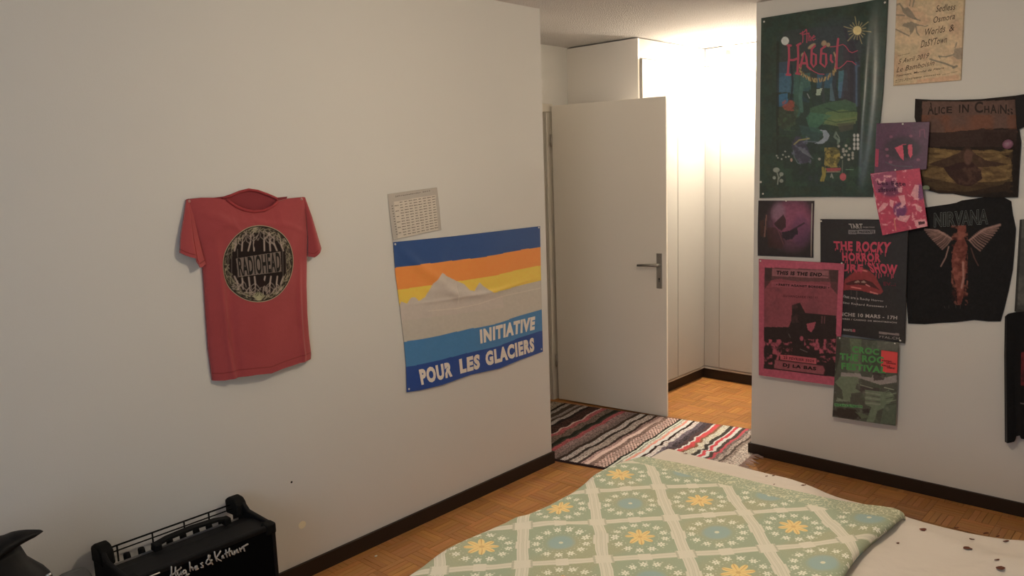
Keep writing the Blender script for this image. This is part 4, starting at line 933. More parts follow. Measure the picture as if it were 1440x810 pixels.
hob_dep = lambda u, v, a, b: .006 * np.sin(PI * u) * np.sin(PI * v) + .016 * np.exp(-((u - .86) / .055) ** 2) * np.sin(PI * np.clip(v * .95 + .04, 0, 1)) ** .7 + .006 * np.exp(-((v - .02) / .05) ** 2) * np.exp(-((u - .40) / .12) ** 2)
ps = sheet('poster', RW, [(1070.5, 25.5), (1105, 20), (1150, 13), (1185, 8), (1220, 2), (1249, -4)], [(1249, -4), (1246, 60), (1242, 130), (1235, 200), (1227, 277)], [(1068, 278.5), (1120, 277), (1180, 276.5), (1227, 277)], [(1070.5, 25.5), (1069, 140), (1068, 278.5)], M_gloss, (38, 58, 53), 1.75, forest, hob_dep, d0=.013, th=.0015)
tag(ps, 'tall dark green forest poster with pink hand-lettered title, white moon and yellow sun', 'poster')
M_pink = ink('print_pink', (154, 62, 84), 1.8)
T1 = [[z1(468, 150), z1(520, 125), z1(545, 95)], [z1(500, 120), z1(505, 200), z1(500, 255)], [z1(548, 105), z1(552, 180), z1(550, 255)], [z1(490, 160), z1(580, 140)], [z1(575, 200), z1(590, 170), z1(600, 190), z1(598, 235)], [z1(575, 140), z1(576, 235)], [z1(612, 205), z1(650, 180), z1(635, 165), z1(612, 200), z1(625, 228), z1(655, 212)]]
strokes(ps, T1, 1.5, M_pink)
T2 = [[z1(335, 290), z1(340, 420), z1(325, 635)], [z1(445, 290), z1(450, 430), z1(440, 620)], [z1(335, 460), z1(390, 462), z1(448, 440)], [z1(315, 285), z1(365, 290)], [z1(430, 290), z1(480, 262)], [z1(305, 635), z1(360, 638)], [z1(420, 620), z1(470, 628)],
      [z1(475, 545), z1(500, 440), z1(525, 365), z1(545, 430), z1(560, 540), z1(600, 575)], [z1(490, 500), z1(545, 500)], [z1(650, 290), z1(610, 330), z1(605, 500), z1(632, 545), z1(660, 510), z1(660, 400), z1(620, 385)],
      [z1(775, 295), z1(725, 330), z1(715, 500), z1(770, 545), z1(785, 500), z1(780, 390), z1(735, 385)], [z1(840, 400), z1(838, 460), z1(860, 490)], [z1(925, 205), z1(915, 300), z1(905, 470), z1(905, 570)], [z1(830, 305), z1(900, 300), z1(980, 275), z1(1015, 300), z1(1050, 350)], [z1(880, 550), z1(940, 560), z1(990, 520)], [z1(560, 545), z1(640, 600), z1(700, 628), z1(760, 632)]]
strokes(ps, T2[:13], 3.1, M_pink); strokes(ps, T2[13:], 1.3, M_pink); strokes(ps, [[z1(1050, 355), z1(1090, 375), z1(1160, 350)]], 1.3, M_pink); strokes(ps, [[z1(990, 520), z1(1030, 475), z1(1090, 480), z1(1140, 520)]], 1.3, M_pink)
for x, y in ((1074.5, 30.5), (1073, 272.5), (1244.5, 3.5)): pin(ps, x, y, M_pin, .005)
pin(ps, 1069.8, 256, mat('white_tape', (.7, .68, .64), .6), .006)['label'] = 'bit of white tape on the edge'

# ---- beige script concert poster
zb = lambda x, y: (1250 + x / 13.09, y / 13.09)
zc = lambda x, y: (1250 + x / 12.46, 60 + y / 12.46)
def beige(c):
    c.noise(24, .5, (150, 138, 108), 3, .45); c.noise(20, .5, (150, 118, 96), 5, .5); c.noise(14, .25, (128, 120, 98), 6, .5)
    g = (98, 94, 84)
    c.poly([zb(230, 140), zb(300, 150), zb(350, 130), zb(420, 200), zb(500, 330), zb(540, 380), zb(440, 350), zb(340, 300), zb(260, 230)], g, .8)
    c.poly([zb(260, 440), zb(420, 400), zb(540, 450), zb(640, 470), zb(500, 480), zb(440, 600), zb(400, 640), zb(380, 520), zb(250, 480)], g, .8)
    for st, w_ in (([zb(400, 0), zb(385, 110)], 1.4), ([zb(470, 0), zb(440, 120)], 1.8), ([zb(140, 90), zb(200, 70), zb(260, 150)], 2.2), ([zb(130, 275), zb(290, 285)], 2), ([zb(600, 470), zb(680, 490), zb(720, 470)], 1.3), ([zb(500, 480), zb(520, 600), zb(560, 650)], 1.8),
                   ([zb(130, 540), zb(230, 590), zb(370, 660)], 2), ([zb(480, 340), zb(580, 380)], 1.6), ([zc(725, 290), zc(860, 330), zc(1000, 370), zc(1150, 430)], 2.4), ([zc(880, 240), zc(1000, 250), zc(1140, 210)], 1.8), ([zc(900, 270), zc(880, 235)], 1.6), ([zc(1190, 0), zc(1160, 90)], 1.4), ([zc(1130, 440), zc(1190, 410)], 3)): c.line(st, w_, g, .85)
    c.poly([zc(1150, 110), zc(1290, 80), zc(1290, 290), zc(1200, 290), zc(1130, 240)], (112, 104, 92), .8)
    e = (96, 82, 70); c.line([zb(140, 0), zb(105, 600), zc(90, 400), zc(75, 770)], 1.1, e, .8); c.line([zb(1390, 0), zc(1290, 0), zc(1262, 650)], 1.1, e, .8); c.line([zc(110, 740), zc(1250, 660)], .9, (130, 92, 74), .7)
    c.poly([zc(500, 650), zc(900, 600), zc(1230, 560), zc(1230, 650), zc(500, 700)], (162, 112, 88), .4)
bp = sheet('poster', RW, [(1262.5, -40), (1359.5, -42)], [(1359.5, -42), (1357, 10), (1352, 113)], [(1256.5, 121), (1352, 113)], [(1262.5, -40), (1260, 20), (1256.5, 121)], M_matte, (166, 146, 116), 1.95, beige, lambda u, v, a, b: .003 * np.sin(PI * u) + .004 * v * (1 - u), d0=.0025, th=.0007)
tag(bp, 'beige concert poster in slanted brown script, cut off by the top of the picture', 'poster')
M_br = ink('print_brown', (62, 42, 34), 1.5)
def sc(on, x0, y0, x1, y1, h_, s, m=None, wgt=.0, sh=2.5, zz=None):
    """one line of slanted script: baseline from (x0,y0) to (x1,y1), letter height h_ and lean sh, all photo px"""
    a, b = (x0, y0), (x1, y1); text(on, [(a[0] + sh, a[1] - h_), (b[0] + sh, b[1] - h_), b, a], s, m or M_br, wgt)
sc(bp, *zb(865, 225), *zb(1215, 180), 9.5, 'Sedless', sh=2.2)
sc(bp, *zb(815, 430), *zb(1215, 350), 9, 'Osmora', sh=1.5)
sc(bp, *zb(650, 665), *zb(1030, 590), 10, 'Worlds', sh=2); sc(bp, *zb(1110, 590), *zb(1200, 560), 9.5, '&', sh=1.5)
sc(bp, *zc(560, 90), *zc(1010, 0), 10, 'DaSYTown', sh=2)
sc(bp, *zc(165, 240), *zc(370, 195), 1.6, 'samedi', sh=.5)
sc(bp, *zc(165, 380), *zc(690, 270), 7.5, '5 Avril 2019', sh=2.5)
sc(bp, *zc(140, 525), *zc(790, 395), 7.5, 'Le Bamboisin', sh=2.2)
sc(bp, *zc(120, 610), *zc(960, 465), 3.6, 'Tournant, Marché de Fleurs', sh=1.5, wgt=.01)
sc(bp, *zc(120, 680), *zc(900, 570), 2.6, 'avec plusieurs concerts', sh=.8, wgt=.01); sc(bp, *zc(115, 712), *zc(560, 625), 2.2, 'entree prix libre', sh=.8); sc(bp, *zc(940, 575), *zc(1200, 515), 1.6, 'bar et repas', sh=.5)

# ---- black T-shirt with a desert print
za = lambda x, y: (1280 + x / 4.906, 125 + y / 4.906)
def desert(c):
    c.noise(40, .3, (34, 30, 29), 1)
    c.poly([za(85, 85), za(400, 88), za(740, 75), za(735, 150), za(730, 270), za(500, 275), za(280, 300), za(85, 310)], (86, 66, 60), 1)
    c.noise(30, .6, (104, 64, 46), 2, .45, mask=c.inside(*za(80, 180), *za(740, 300)), sy=.6)
    c.poly([za(85, 300), za(280, 300), za(350, 288), za(450, 285), za(500, 270), za(560, 285), za(740, 275), za(730, 400), za(90, 400)], (54, 42, 40)); c.noise(16, .5, (42, 32, 30), 5, .5, sy=.5, mask=c.inside(*za(80, 300), *za(740, 420)))
    c.poly([za(90, 400), za(330, 425), za(450, 420), za(600, 440), za(700, 480), za(705, 600), za(640, 660), za(400, 710), za(180, 700), za(75, 640), za(70, 500)], (92, 74, 48))
    c.noise(12, .6, (120, 98, 58), 3, .48, sy=2.4, mask=c.inside(*za(75, 420), *za(710, 640))); c.noise(10, .6, (60, 46, 36), 4, .52, sy=2.6, mask=c.inside(*za(75, 440), *za(710, 720)))
    c.poly([za(75, 600), za(300, 650), za(600, 640), za(700, 620), za(690, 700), za(430, 735), za(200, 715), za(80, 660)], (48, 38, 32), .7)
    # a plain rocky mound in the middle
    c.poly([za(120, 520), za(240, 480), za(340, 440), za(400, 380), za(440, 440), za(520, 490), za(680, 520), za(600, 535), za(480, 540), za(300, 560)], (56, 42, 38), .9)
    c.poly([za(230, 545), za(330, 510), za(420, 500), za(490, 560), za(500, 620), za(420, 670), za(330, 660), za(270, 600)], (50, 36, 36), .95); c.ell(*za(400, 470), 5, 9, (88, 64, 56), .8, .4); c.noise(7, .4, (86, 62, 54), 8, .5, mask=c.inside(*za(300, 430), *za(500, 660)))
def shirt_dep(seed, amp=.010):
    def f(u, v, a, b):
        e = np.clip(np.minimum(np.minimum(u, 1 - u), np.minimum(v, 1 - v)) / .06, 0, 1); return e * (amp * (.6 + .4 * np.sin(u * 5 + seed)) + .007 * (fbm(u * 4 + seed, v * 4, seed, 3) - .5))
    return f
RW_bk = [(1287, 139), (1286, 165), (1292, 185), (1294, 225), (1295, 245), (1297, 262)]
a_shirt = empty('t_shirt', (XR, .9, 1.6)); tag(a_shirt, 'black T-shirt with an orange desert print and spiky lettering, pinned at the upper right', 't-shirt')
af = sheet('front', RW, [(1287, 138), (1310, 139.5), (1345, 140), (1380, 139), (1400, 137), (1427, 134.5)], [(1427, 134.5), (1431, 160), (1433, 182), (1435.5, 200), (1433, 240), (1431, 277.5)], [(1297, 262), (1306, 268), (1320, 272), (1340, 272.5), (1352, 275), (1366, 277), (1400, 278), (1431, 277.5)], RW_bk, M_bcot, (38, 34, 33), 1.7, desert, shirt_dep(3), d0=.012, th=.010, parent=a_shirt)
sheet('sleeve', RW, [(1427.5, 134.6), (1440, 132.5), (1460, 129)], [(1460, 129), (1462, 150), (1465, 168)], [(1430, 183), (1438, 179.5), (1465, 168)], [(1427.5, 134.6), (1429, 160), (1430, 183)], M_bcot, (34, 33, 34), 1.7, None, lambda u, v, a, b: .008 * np.sin(PI * v) , d0=.016, th=.010, parent=a_shirt)
M_aic = ink('print_dark_brown', (40, 27, 24), 1.4)
def al(x0, y0, x1, y1): return [(x0, y0), (x1, y0), (x1, y1), (x0, y1)]
for ch, x0, y0, x1, y1 in (('A', 122, 95, 165, 175), ('L', 168, 125, 190, 178), ('I', 196, 122, 203, 172), ('C', 210, 125, 242, 172), ('E', 250, 122, 290, 168), ('I', 338, 110, 346, 165), ('N', 358, 108, 405, 163), ('C', 445, 88, 505, 165), ('H', 512, 118, 550, 165), ('A', 556, 108, 600, 168), ('I', 608, 110, 616, 172), ('N', 624, 108, 668, 172), ('S', 674, 135, 712, 180)):
    p0, p1 = za(x0, y0), za(x1, y1); text(af, [(p0[0] + rr.uniform(-.6, .6), p0[1] + rr.uniform(-.5, .5)), (p1[0] + rr.uniform(-.8, .8), p0[1]), (p1[0], p1[1]), (p0[0], p1[1] + rr.uniform(-.5, .8))], ch, M_aic, .025)
o = pin(af, 1418, 203, mat('pink_badge', (.26, .12, .19), .3, coat=.4), .021, 'round shiny pink badge')
o.name = 'badge'
# ---- black T-shirt with a winged print
zn = lambda x, y: (1280 + x / 4.5, 280 + y / 4.5)
def wing(c):
    c.noise(30, .35, (30, 29, 31), 1)
    rl = random.Random(9)
    for sg, root, tip in ((-1, (262, 250), (95, 190)), (1, (375, 260), (570, 160))):
        for q in range(12):                                # a plain spray of pale leaves each side
            f = q / 11; bx = root[0] + (tip[0] - root[0]) * f * .55; by = root[1] + (tip[1] - root[1]) * f * .75 - 12 * math.sin(PI * f)
            ex = root[0] + (tip[0] - root[0]) * (.35 + .65 * f); ey = root[1] + (tip[1] - root[1]) * f + 60 * (1 - f) ** .8 + 6
            a, b = zn(bx, by), zn(ex, ey); g = rl.uniform(.8, 1.1); c.line([a, mid(a, b, 0, 1.2), b], 2.0, (int(132 * g), int(102 * g), int(96 * g)), .9)
            c.line([mid(a, b, 0, .6, .2), b], .5, (66, 48, 46), .8)
        c.line([zn(*root), zn((root[0] + tip[0]) / 2, (root[1] + tip[1]) / 2 - 22), zn(*tip)], 2.2, (138, 108, 102), .9)
    st = (104, 56, 50)
    c.poly([zn(300, 165), zn(350, 165), zn(355, 200), zn(340, 240), zn(365, 300), zn(350, 380), zn(362, 430), zn(345, 520), zn(335, 620), zn(320, 670), zn(300, 670), zn(292, 560), zn(270, 470), zn(262, 390), zn(275, 300), zn(310, 240), zn(298, 200)], st, 1)   # plain rust-coloured vase stem
    c.noise(6, .7, (134, 78, 66), 4, .5, mask=c.inside(*zn(262, 165), *zn(365, 670))); c.noise(5, .6, (72, 36, 34), 6, .52, mask=c.inside(*zn(262, 240), *zn(365, 660)))
    c.line([zn(335, 400), zn(338, 500), zn(325, 560)], 3.0, (156, 114, 104), .7); c.line([zn(245, 300), zn(225, 370), zn(195, 425)], 1.6, (140, 112, 104), .8); c.line([zn(385, 310), zn(405, 370), zn(430, 420)], 1.6, (86, 60, 56), .8)
    c.ell(*zn(325, 185), 5, 4.5, (112, 60, 52), .9)
n_shirt = empty('t_shirt', (XR, .9, 1.1)); tag(n_shirt, 'black T-shirt with outlined capitals above a winged rust-coloured print, partly under the red flyer', 't-shirt')
nf = sheet('front', RW, [(1268, 297), (1300, 292), (1335, 287), (1345, 285), (1352, 282), (1380, 278), (1405, 274), (1422, 283)], [(1422, 283), (1424, 300), (1428.5, 322), (1427, 345), (1424, 380), (1418, 410), (1412, 435), (1407, 452)], [(1277, 455), (1300, 456), (1325, 454), (1345, 453), (1370, 450), (1390, 452), (1407, 452)], [(1268, 297), (1272, 380), (1277, 455)], M_bcot, (29, 29, 31), 1.6, wing, shirt_dep(8, .006), d0=.006, th=.005, parent=n_shirt)
M_nir = ink('print_silver', (104, 112, 112), 1.6)
for ch, x0, x1 in zip('NIRVANA', (148, 207, 232, 278, 322, 376, 432), (207, 231, 290, 338, 384, 438, 498)):
    f0, f1 = (x0 - 148) / 350, (x1 - 148) / 350; yt0, yt1 = 88 - 28 * f0, 88 - 28 * f1; yb0, yb1 = 178 - 20 * f0, 178 - 20 * f1
    q = [zn(x0 + 3, yt0), zn(x1 - 3, yt1), zn(x1 - 3, yb1), zn(x0 + 3, yb0)]
    text(nf, q, ch, M_nir, .035, outline=.013); 
    text(nf, [mid(q[0], q[2], t=.12), mid(q[1], q[3], t=.12), mid(q[2], q[0], t=.12), mid(q[3], q[1], t=.12)], ch, M_nir, -.012, outline=.006)
M_dim = ink('print_dim', (52, 46, 46), 1.5)
for a, b in ((zn(215, 675), zn(222, 690)), (zn(245, 672), zn(245, 690)), (zn(285, 660), zn(290, 690)), (zn(318, 665), zn(316, 692))): strokes(nf, [[a, b]], .8, M_dim)
# ---- small dark purple print in a clear sleeve
zd = lambda x, y: (1055 + x / 8.53, 275 + y / 8.53)
def purple(c):
    c.ell(*zd(500, 330), 26, 30, (84, 52, 72), .75, .5); c.ell(*zd(520, 290), 19, 20, (122, 62, 92), .8, .6); c.ell(*zd(340, 210), 7, 10, (112, 84, 104), .8, .7); c.ell(*zd(610, 420), 10, 16, (84, 50, 84), .6, .6)
    c.poly([zd(190, 230), zd(205, 230), zd(185, 490), zd(165, 500)], (110, 78, 70), .75); c.poly([zd(120, 300), zd(170, 290), zd(160, 500), zd(125, 480)], (62, 38, 34), .7)
    c.poly([zd(285, 335), zd(400, 225), zd(435, 300), zd(430, 380), zd(380, 420), zd(340, 400)], (50, 32, 38), .95); c.poly([zd(380, 440), zd(480, 420), zd(540, 400), zd(570, 390), zd(580, 470), zd(545, 470), zd(510, 520), zd(430, 535), zd(390, 500)], (34, 30, 40), .95)
    c.line([zd(480, 430), zd(650, 330)], 2.2, (44, 30, 42), .95); c.poly([zd(200, 380), zd(300, 380), zd(370, 440), zd(420, 570), zd(380, 640), zd(220, 620)], (54, 32, 34), .7); c.line([zd(340, 420), zd(400, 580)], 1.6, (96, 60, 68), .8); c.noise(18, .2, (30, 28, 36), 3)
sp = sheet('poster', RW, *rect((1066.5, 282), (1145, 282.5), (1143.5, 362.5), (1065.5, 359.5)), M_gloss, (38, 34, 37), 1.9, purple, lambda u, v, a, b: .004 * np.sin(PI * v), d0=.004, th=.0035)
tag(sp, 'small square dark purple print of a shadowy guitar shape, directly beneath the forest poster', 'poster')
tube_on(sp, [(1142.4, 286), (1142.2, 310), (1141.6, 335), (1141, 361)], .0038, mat('clear_edge', (.36, .33, .32), .25), 'sleeve_edge', sp, .002)
pin(sp, 1105.5, 282.5, M_pin, .004)

# ---- black film-night poster with dripping red title
zr = lambda x, y: (1160 + x / 11.574, 330 + y / 11.574)
zq = lambda x, y: (1170 + x / 8.1, 385 + y / 8.1)
zw = lambda x, y: (1145 + x / 4.264, 300 + y / 4.264)
def film(c):
    c.noise(30, .3, (34, 40, 40), 2)
    # glossy red leaf shape with a dark fold
    c.poly([zq(120, 190), zq(150, 60), zq(220, 5), zq(270, -40), zq(340, -70), zq(420, -40), zq(500, 30), zq(585, 200), zq(560, 230), zq(480, 230), zq(330, 190), zq(220, 180)], (118, 36, 42), 1)
    c.poly([zq(150, 110), zq(260, 70), zq(380, 65), zq(470, 100), zq(545, 185), zq(430, 140), zq(300, 120), zq(180, 130)], (66, 26, 30), 1)
    c.poly([zq(255, 95), zq(300, 72), zq(320, 95), zq(270, 105)], (142, 116, 104), .8); c.poly([zq(330, 90), zq(370, 76), zq(395, 100), zq(340, 104)], (142, 116, 104), .8)
    for a, b in (((225, 150), (330, 168)), ((440, 205), (520, 228)), ((390, 122), (430, 142)), ((330, -45), (400, -30))): c.line([zq(*a), zq(*b)], 1.6, (188, 106, 104), .9)
    c.line([zq(285, 200), zq(280, 370)], 1.0, (92, 78, 76), .8); c.line([zq(222, 180), zq(222, 240)], .7, (80, 62, 60), .8)
    c.poly([zw(205, 100), zw(365, 98), zw(366, 122), zw(205, 124)], (116, 112, 116), .9); c.poly([zq(535, 658), zq(765, 682), zq(765, 705), zq(535, 682)], (120, 108, 108), .9)
    c.poly([zq(236, 630), zq(268, 632), zq(266, 665), zq(234, 662)], (150, 70, 84), .9)
fp = sheet('poster', RW, *rect((1153.5, 308), (1277.5, 309), (1272.5, 483), (1154, 466)), M_gloss, (35, 33, 37), 1.7, film, lambda u, v, a, b: .004 * np.sin(PI * u) * np.sin(PI * v), d0=.022, th=.0010)
tag(fp, 'black film poster with dripping red title above a large glossy red shape', 'poster')
M_drip = ink('print_red', (170, 50, 78), 1.7); M_lp = ink('print_pale', (150, 144, 142), 1.7)
def drips(x0, y0, x1, y1, n, l_): return [[(x, y0 + (y1 - y0) * f - 1), (x, y0 + (y1 - y0) * f + rr.uniform(.4, 1) * l_)] for f in [(k + .5 + rr.uniform(-.3, .3)) / n for k in range(n)] for x in [x0 + (x1 - x0) * f]]
def qd(a, b, c_, d): return [a, b, c_, d]
text(fp, qd(zr(140, 105), zr(455, 108), zr(455, 265), zr(160, 235)), 'THE', M_drip, .05); text(fp, qd(zr(515, 105), zr(1085, 122), zr(1050, 300), zr(515, 270)), 'ROCKY', M_drip, .05)
text(fp, qd(zr(280, 288), zr(910, 305), zr(915, 445), zr(290, 425)), 'HORROR', M_drip, .05)
text(fp, qd(zr(-130, 475), zr(630, 480), zr(620, 600), zr(-130, 590)), 'PICTURE', M_drip, .05); text(fp, qd(zr(690, 470), zr(1185, 490), zr(1165, 650), zr(780, 640)), 'SHOW', M_drip, .05, warp=lambda u: .12 * (1 - u))
strokes(fp, drips(*zr(160, 230), *zr(450, 265), 5, 5) + drips(*zr(520, 260), *zr(1010, 300), 9, 6) + drips(*zr(300, 420), *zr(900, 445), 11, 6) + drips(*zr(340, 595), *zr(620, 600), 4, 4) + drips(*zr(800, 640), *zr(1150, 650), 7, 6), 1.0, M_drip)['kind'] = 'stuff'
text(fp, qd(zq(585, 90), zq(730, 100), zq(730, 140), zq(590, 135)), 'EV..:', ink('print_dull_red', (96, 34, 48), 1.6), .04)
text(fp, qd(zw(205, 62), zw(290, 62), zw(290, 92), zw(225, 92)), '7ART', M_lp, .03); text(fp, qd(zw(208, 62), zw(230, 62), zw(230, 67), zw(208, 67)), 'CINECLUB', M_lp, .02); text(fp, qd(zw(292, 80), zw(362, 80), zw(362, 88), zw(292, 88)), 'PROJECTIONS', M_lp, .02)
text(fp, qd(zw(212, 105), zw(360, 103), zw(360, 118), zw(212, 119)), 'CLUB PRESENTE', ink('print_night', (34, 32, 36), 1.5), .04, off=.0012)
for q, s in ((qd(zq(20, 215), zq(590, 300), zq(590, 325), zq(20, 265)), 'Oh! What are a Rocky Horror'), (qd(zq(20, 300), zq(625, 362), zq(620, 392), zq(20, 330)), 'avec Sing Richard Rousseau !')): text(fp, q, s, M_lp, .02, warp=lambda u: -.18 * np.sin(u * PI))
text(fp, qd(zq(-70, 425), zq(745, 480), zq(742, 522), zq(-70, 468)), 'DIMANCHE 10 MARS - 17H', M_lp, .035); text(fp, qd(zq(-60, 490), zq(740, 548), zq(738, 565), zq(-60, 508)), 'REX MEMOIRES / CASINO DE MONTBENON', M_lp, .03)
text(fp, qd(zq(130, 622), zq(230, 632), zq(230, 660), zq(130, 648)), 'MANTE', M_lp, .03); text(fp, qd(zq(535, 705), zq(770, 722), zq(768, 752), zq(535, 728)), '7TAL.CH', M_lp, .0)
for x, y in ((1154.8, 311), (1266, 479)): pin(fp, x, y, M_pin, .0045)

# ---- pink punk concert poster
zk = lambda x, y: (1060 + x / 8.1, 355 + y / 8.1)
zl = lambda x, y: (1060 + x / 8.1, 445 + y / 8.1)
def punk(c):
    K = (34, 30, 30); Pk = (138, 62, 78); inn = [zk(122, 170), zk(965, 200), zl(915, 690), zl(112, 590)]
    c.poly(inn, (118, 56, 68)); c.poly([zk(122, 170), zk(965, 200), zk(960, 335), zk(500, 330), zk(300, 300), zk(122, 330)], (72, 50, 52), .8); c.poly([zk(122, 170), zk(210, 172), zk(200, 320), zk(122, 420)], (50, 40, 40), .7); c.poly([zk(860, 200), zk(965, 200), zk(955, 480), zk(880, 400)], (50, 40, 40), .7)
    c.noise(26, .5, (90, 48, 58), 3, .5, mask=c.inside(*zk(122, 400), *zk(960, 800)))
    c.poly([zk(210, 185), zk(855, 205), zk(855, 295), zk(210, 268)], (122, 76, 84)); c.poly([zk(205, 335), zk(870, 370), zk(870, 415), zk(205, 388)], (130, 64, 78)); 
    c.poly([zl(115, 120), zl(400, 120), zl(430, 40), zk(440, 600), zk(530, 570), zk(590, 690), zk(740, 700), zk(940, 720), zl(940, 690), zl(115, 590)], K, .97)
    c.noise(8, .6, (70, 44, 48), 5, .55, mask=c.inside(*zk(430, 570), *zk(600, 800)))
    c.poly([zl(605, 85), zl(710, 60), zl(690, 130), zl(655, 180), zl(615, 150)], Pk); c.ell(*zl(548, 250), 2.4, 3.2, Pk); c.line([zl(530, 370), zl(610, 405)], .8, (110, 96, 96), .7); c.line([zl(400, 200), zl(420, 240)], 1, (90, 80, 80), .7)
    for x, y in ((780, 40), (810, 40)): c.line([zl(x, 0), zl(x - 5, 75)], 1.6, (96, 58, 64), .8)
    c.noise(5.5, .95, (150, 66, 84), 6, .50, mask=c.inside(*zl(115, 262), *zl(320, 545)) * (c.x - 1060 < 40)); c.noise(5.5, .95, (150, 66, 84), 9, .5, mask=c.inside(*zl(690, 258), *zl(935, 420))); c.noise(4, .9, (150, 66, 84), 10, .52, mask=c.inside(*zl(330, 290), *zl(440, 430))); c.noise(4, .9, (150, 66, 84), 13, .5, mask=c.inside(*zl(580, 260), *zl(690, 370))); c.noise(5, .9, (150, 66, 84), 14, .5, mask=c.inside(*zl(720, 450), *zl(935, 520)))
    c.poly([zl(300, 430), zl(715, 478), zl(712, 540), zl(305, 490)], (160, 70, 82)); c.poly([zl(240, 495), zl(790, 560), zl(812, 610), zl(795, 662), zl(235, 592)], (124, 64, 74)); c.line([zl(240, 495), zl(790, 560), zl(812, 610), zl(795, 662)], .8, (80, 40, 48))
pk = sheet('poster', RW, *rect((1067, 364), (1187.5, 370.5), (1180, 543), (1067, 527.5)), M_matte, (154, 66, 90), 1.75, punk, lambda u, v, a, b: .003 * np.sin(PI * u), d0=.030, th=.0010)
tag(pk, 'pink bordered punk concert poster with black collage and slanted headline strips', 'poster')
M_blk = ink('print_black_soft', (32, 24, 26), 1.4)
text(pk, qd(zk(262, 205), zk(785, 232), zk(775, 275), zk(258, 252)), 'THIS IS THE END', M_blk, .05); text(pk, qd(zk(785, 258), zk(850, 264), zk(848, 275), zk(783, 270)), '.....', M_blk, .03)
text(pk, qd(zk(258, 350), zk(862, 388), zk(862, 415), zk(258, 378)), '• PARTY AGAINST BORDERS! •', M_blk, .045)
text(pk, qd(zk(338, 478), zk(730, 502), zk(728, 530), zk(335, 506)), 'AU HANGAREX 1901 !!!', ink('print_maroon', (78, 30, 42), 1.5), .02)
text(pk, qd(zl(342, 450), zl(690, 492), zl(688, 522), zl(342, 482)), '23 FEVRIER 2024', ink('print_maroon2', (96, 34, 48), 1.5), .04); text(pk, qd(zl(335, 530), zl(715, 575), zl(712, 625), zl(332, 580)), 'DJ LA BAS', M_blk, .05)
for x, y in ((1069.5, 367), (1183.8, 370)): pin(pk, x, y, M_pin, .0045)

# ---- green festival poster and its red sticker
zg = lambda x, y: (1160 + x / 5.785, 465 + y / 5.785)
def green(c):
    c.noise(16, .6, (62, 74, 60), 2, .48); c.poly([zg(200, 50), zg(300, 55), zg(290, 340), zg(180, 330), zg(215, 180)], (84, 96, 76), .7); c.poly([zg(420, 70), zg(600, 95), zg(590, 170), zg(430, 150)], (82, 84, 78), .7); c.poly([zg(300, 150), zg(460, 160), zg(450, 340), zg(310, 320)], (48, 62, 48), .7)
    c.poly([zg(130, 340), zg(290, 345), zg(300, 372), zg(380, 380), zg(400, 350), zg(500, 380), zg(585, 360), zg(585, 420), zg(450, 440), zg(300, 390), zg(130, 372)], (128, 122, 122), .85); c.poly([zg(390, 340), zg(500, 350), zg(480, 400), zg(400, 405)], (48, 40, 42), .9)
    c.poly([zg(130, 370), zg(270, 375), zg(290, 500), zg(215, 510), zg(205, 580), zg(150, 560), zg(140, 480), zg(80, 420)], (92, 108, 88), .9); c.poly([zg(260, 430), zg(450, 470), zg(440, 500), zg(330, 520), zg(250, 470)], (58, 52, 54), .8)
    c.poly([zg(330, 480), zg(480, 500), zg(520, 480), zg(570, 540), zg(500, 620), zg(430, 650), zg(400, 740), zg(340, 740), zg(380, 620), zg(330, 600)], (92, 110, 90), .85); c.poly([zg(490, 600), zg(580, 580), zg(575, 760), zg(450, 755), zg(470, 660)], (72, 86, 72), .9)
    for k in range(5): c.line([zg(330, 500 + k * 22), zg(450, 520 + k * 20)], 1.5, (66, 58, 60) if k % 2 else (116, 122, 110), .8); c.line([zg(500, 500 + k * 26), zg(580, 480 + k * 28)], 1.5, (110, 126, 104) if k % 2 else (52, 56, 50), .8)
    c.poly([zg(70, 620), zg(250, 640), zg(300, 700), zg(280, 730), zg(65, 690)], (42, 40, 40), .95); c.poly([zg(300, 640), zg(370, 630), zg(360, 670), zg(310, 665)], (44, 40, 42), .9); c.poly([zg(250, 660), zg(300, 670), zg(380, 700), zg(300, 715)], (84, 100, 78), .7)
    c.poly([zg(78, 592), zg(200, 600), zg(310, 608), zg(308, 628), zg(78, 612)], (74, 142, 84), .95); c.poly([zg(100, 545), zg(200, 575), zg(90, 575)], (110, 122, 106), .8)
    c.poly([zg(100, 60), zg(130, 90), zg(125, 190), zg(88, 350), zg(75, 380), zg(90, 120)], (46, 48, 44), .8); c.noise(8, .4, (104, 112, 100), 9, .6)
    c.line([zg(290, 440), zg(390, 468)], .8, (130, 140, 120)); c.line([zg(485, 462), zg(560, 480)], .9, (140, 150, 130))
gp = sheet('poster', RW, *rect((1176.5, 473), (1264, 481.5), (1259.5, 599), (1170.5, 586)), M_gloss, (64, 68, 62), 1.9, green, lambda u, v, a, b: .003 * np.sin(PI * u), d0=.036, th=.0010)
tag(gp, 'green and grey festival poster overlapping the pink one, lowest on the wall', 'poster')
M_gr = ink('print_green', (62, 132, 66), 1.8)
text(gp, qd(zg(225, 122), zg(445, 148), zg(440, 200), zg(222, 175)), 'CROC', M_gr, .05); text(gp, qd(zg(122, 180), zg(480, 212), zg(476, 268), zg(122, 238)), 'THE ROC', M_gr, .05); text(gp, qd(zg(135, 258), zg(500, 292), zg(496, 348), zg(135, 312)), 'FESTIVAL', M_gr, .05)
text(gp, qd(zg(86, 597), zg(305, 612), zg(304, 624), zg(86, 610)), 'FEST ROCK ALTERNATIF', ink('print_deep_green', (30, 70, 40), 1.5), .02, off=.0011)
st = sheet('sticker', RW, *rect(zg(458, 158), zg(592, 176), zg(588, 346), zg(456, 338)), M_matte, (186, 48, 50), 1.9, None, None, d0=.0385, th=.0006, parent=gp); st['label'] = 'red sticker with black text'
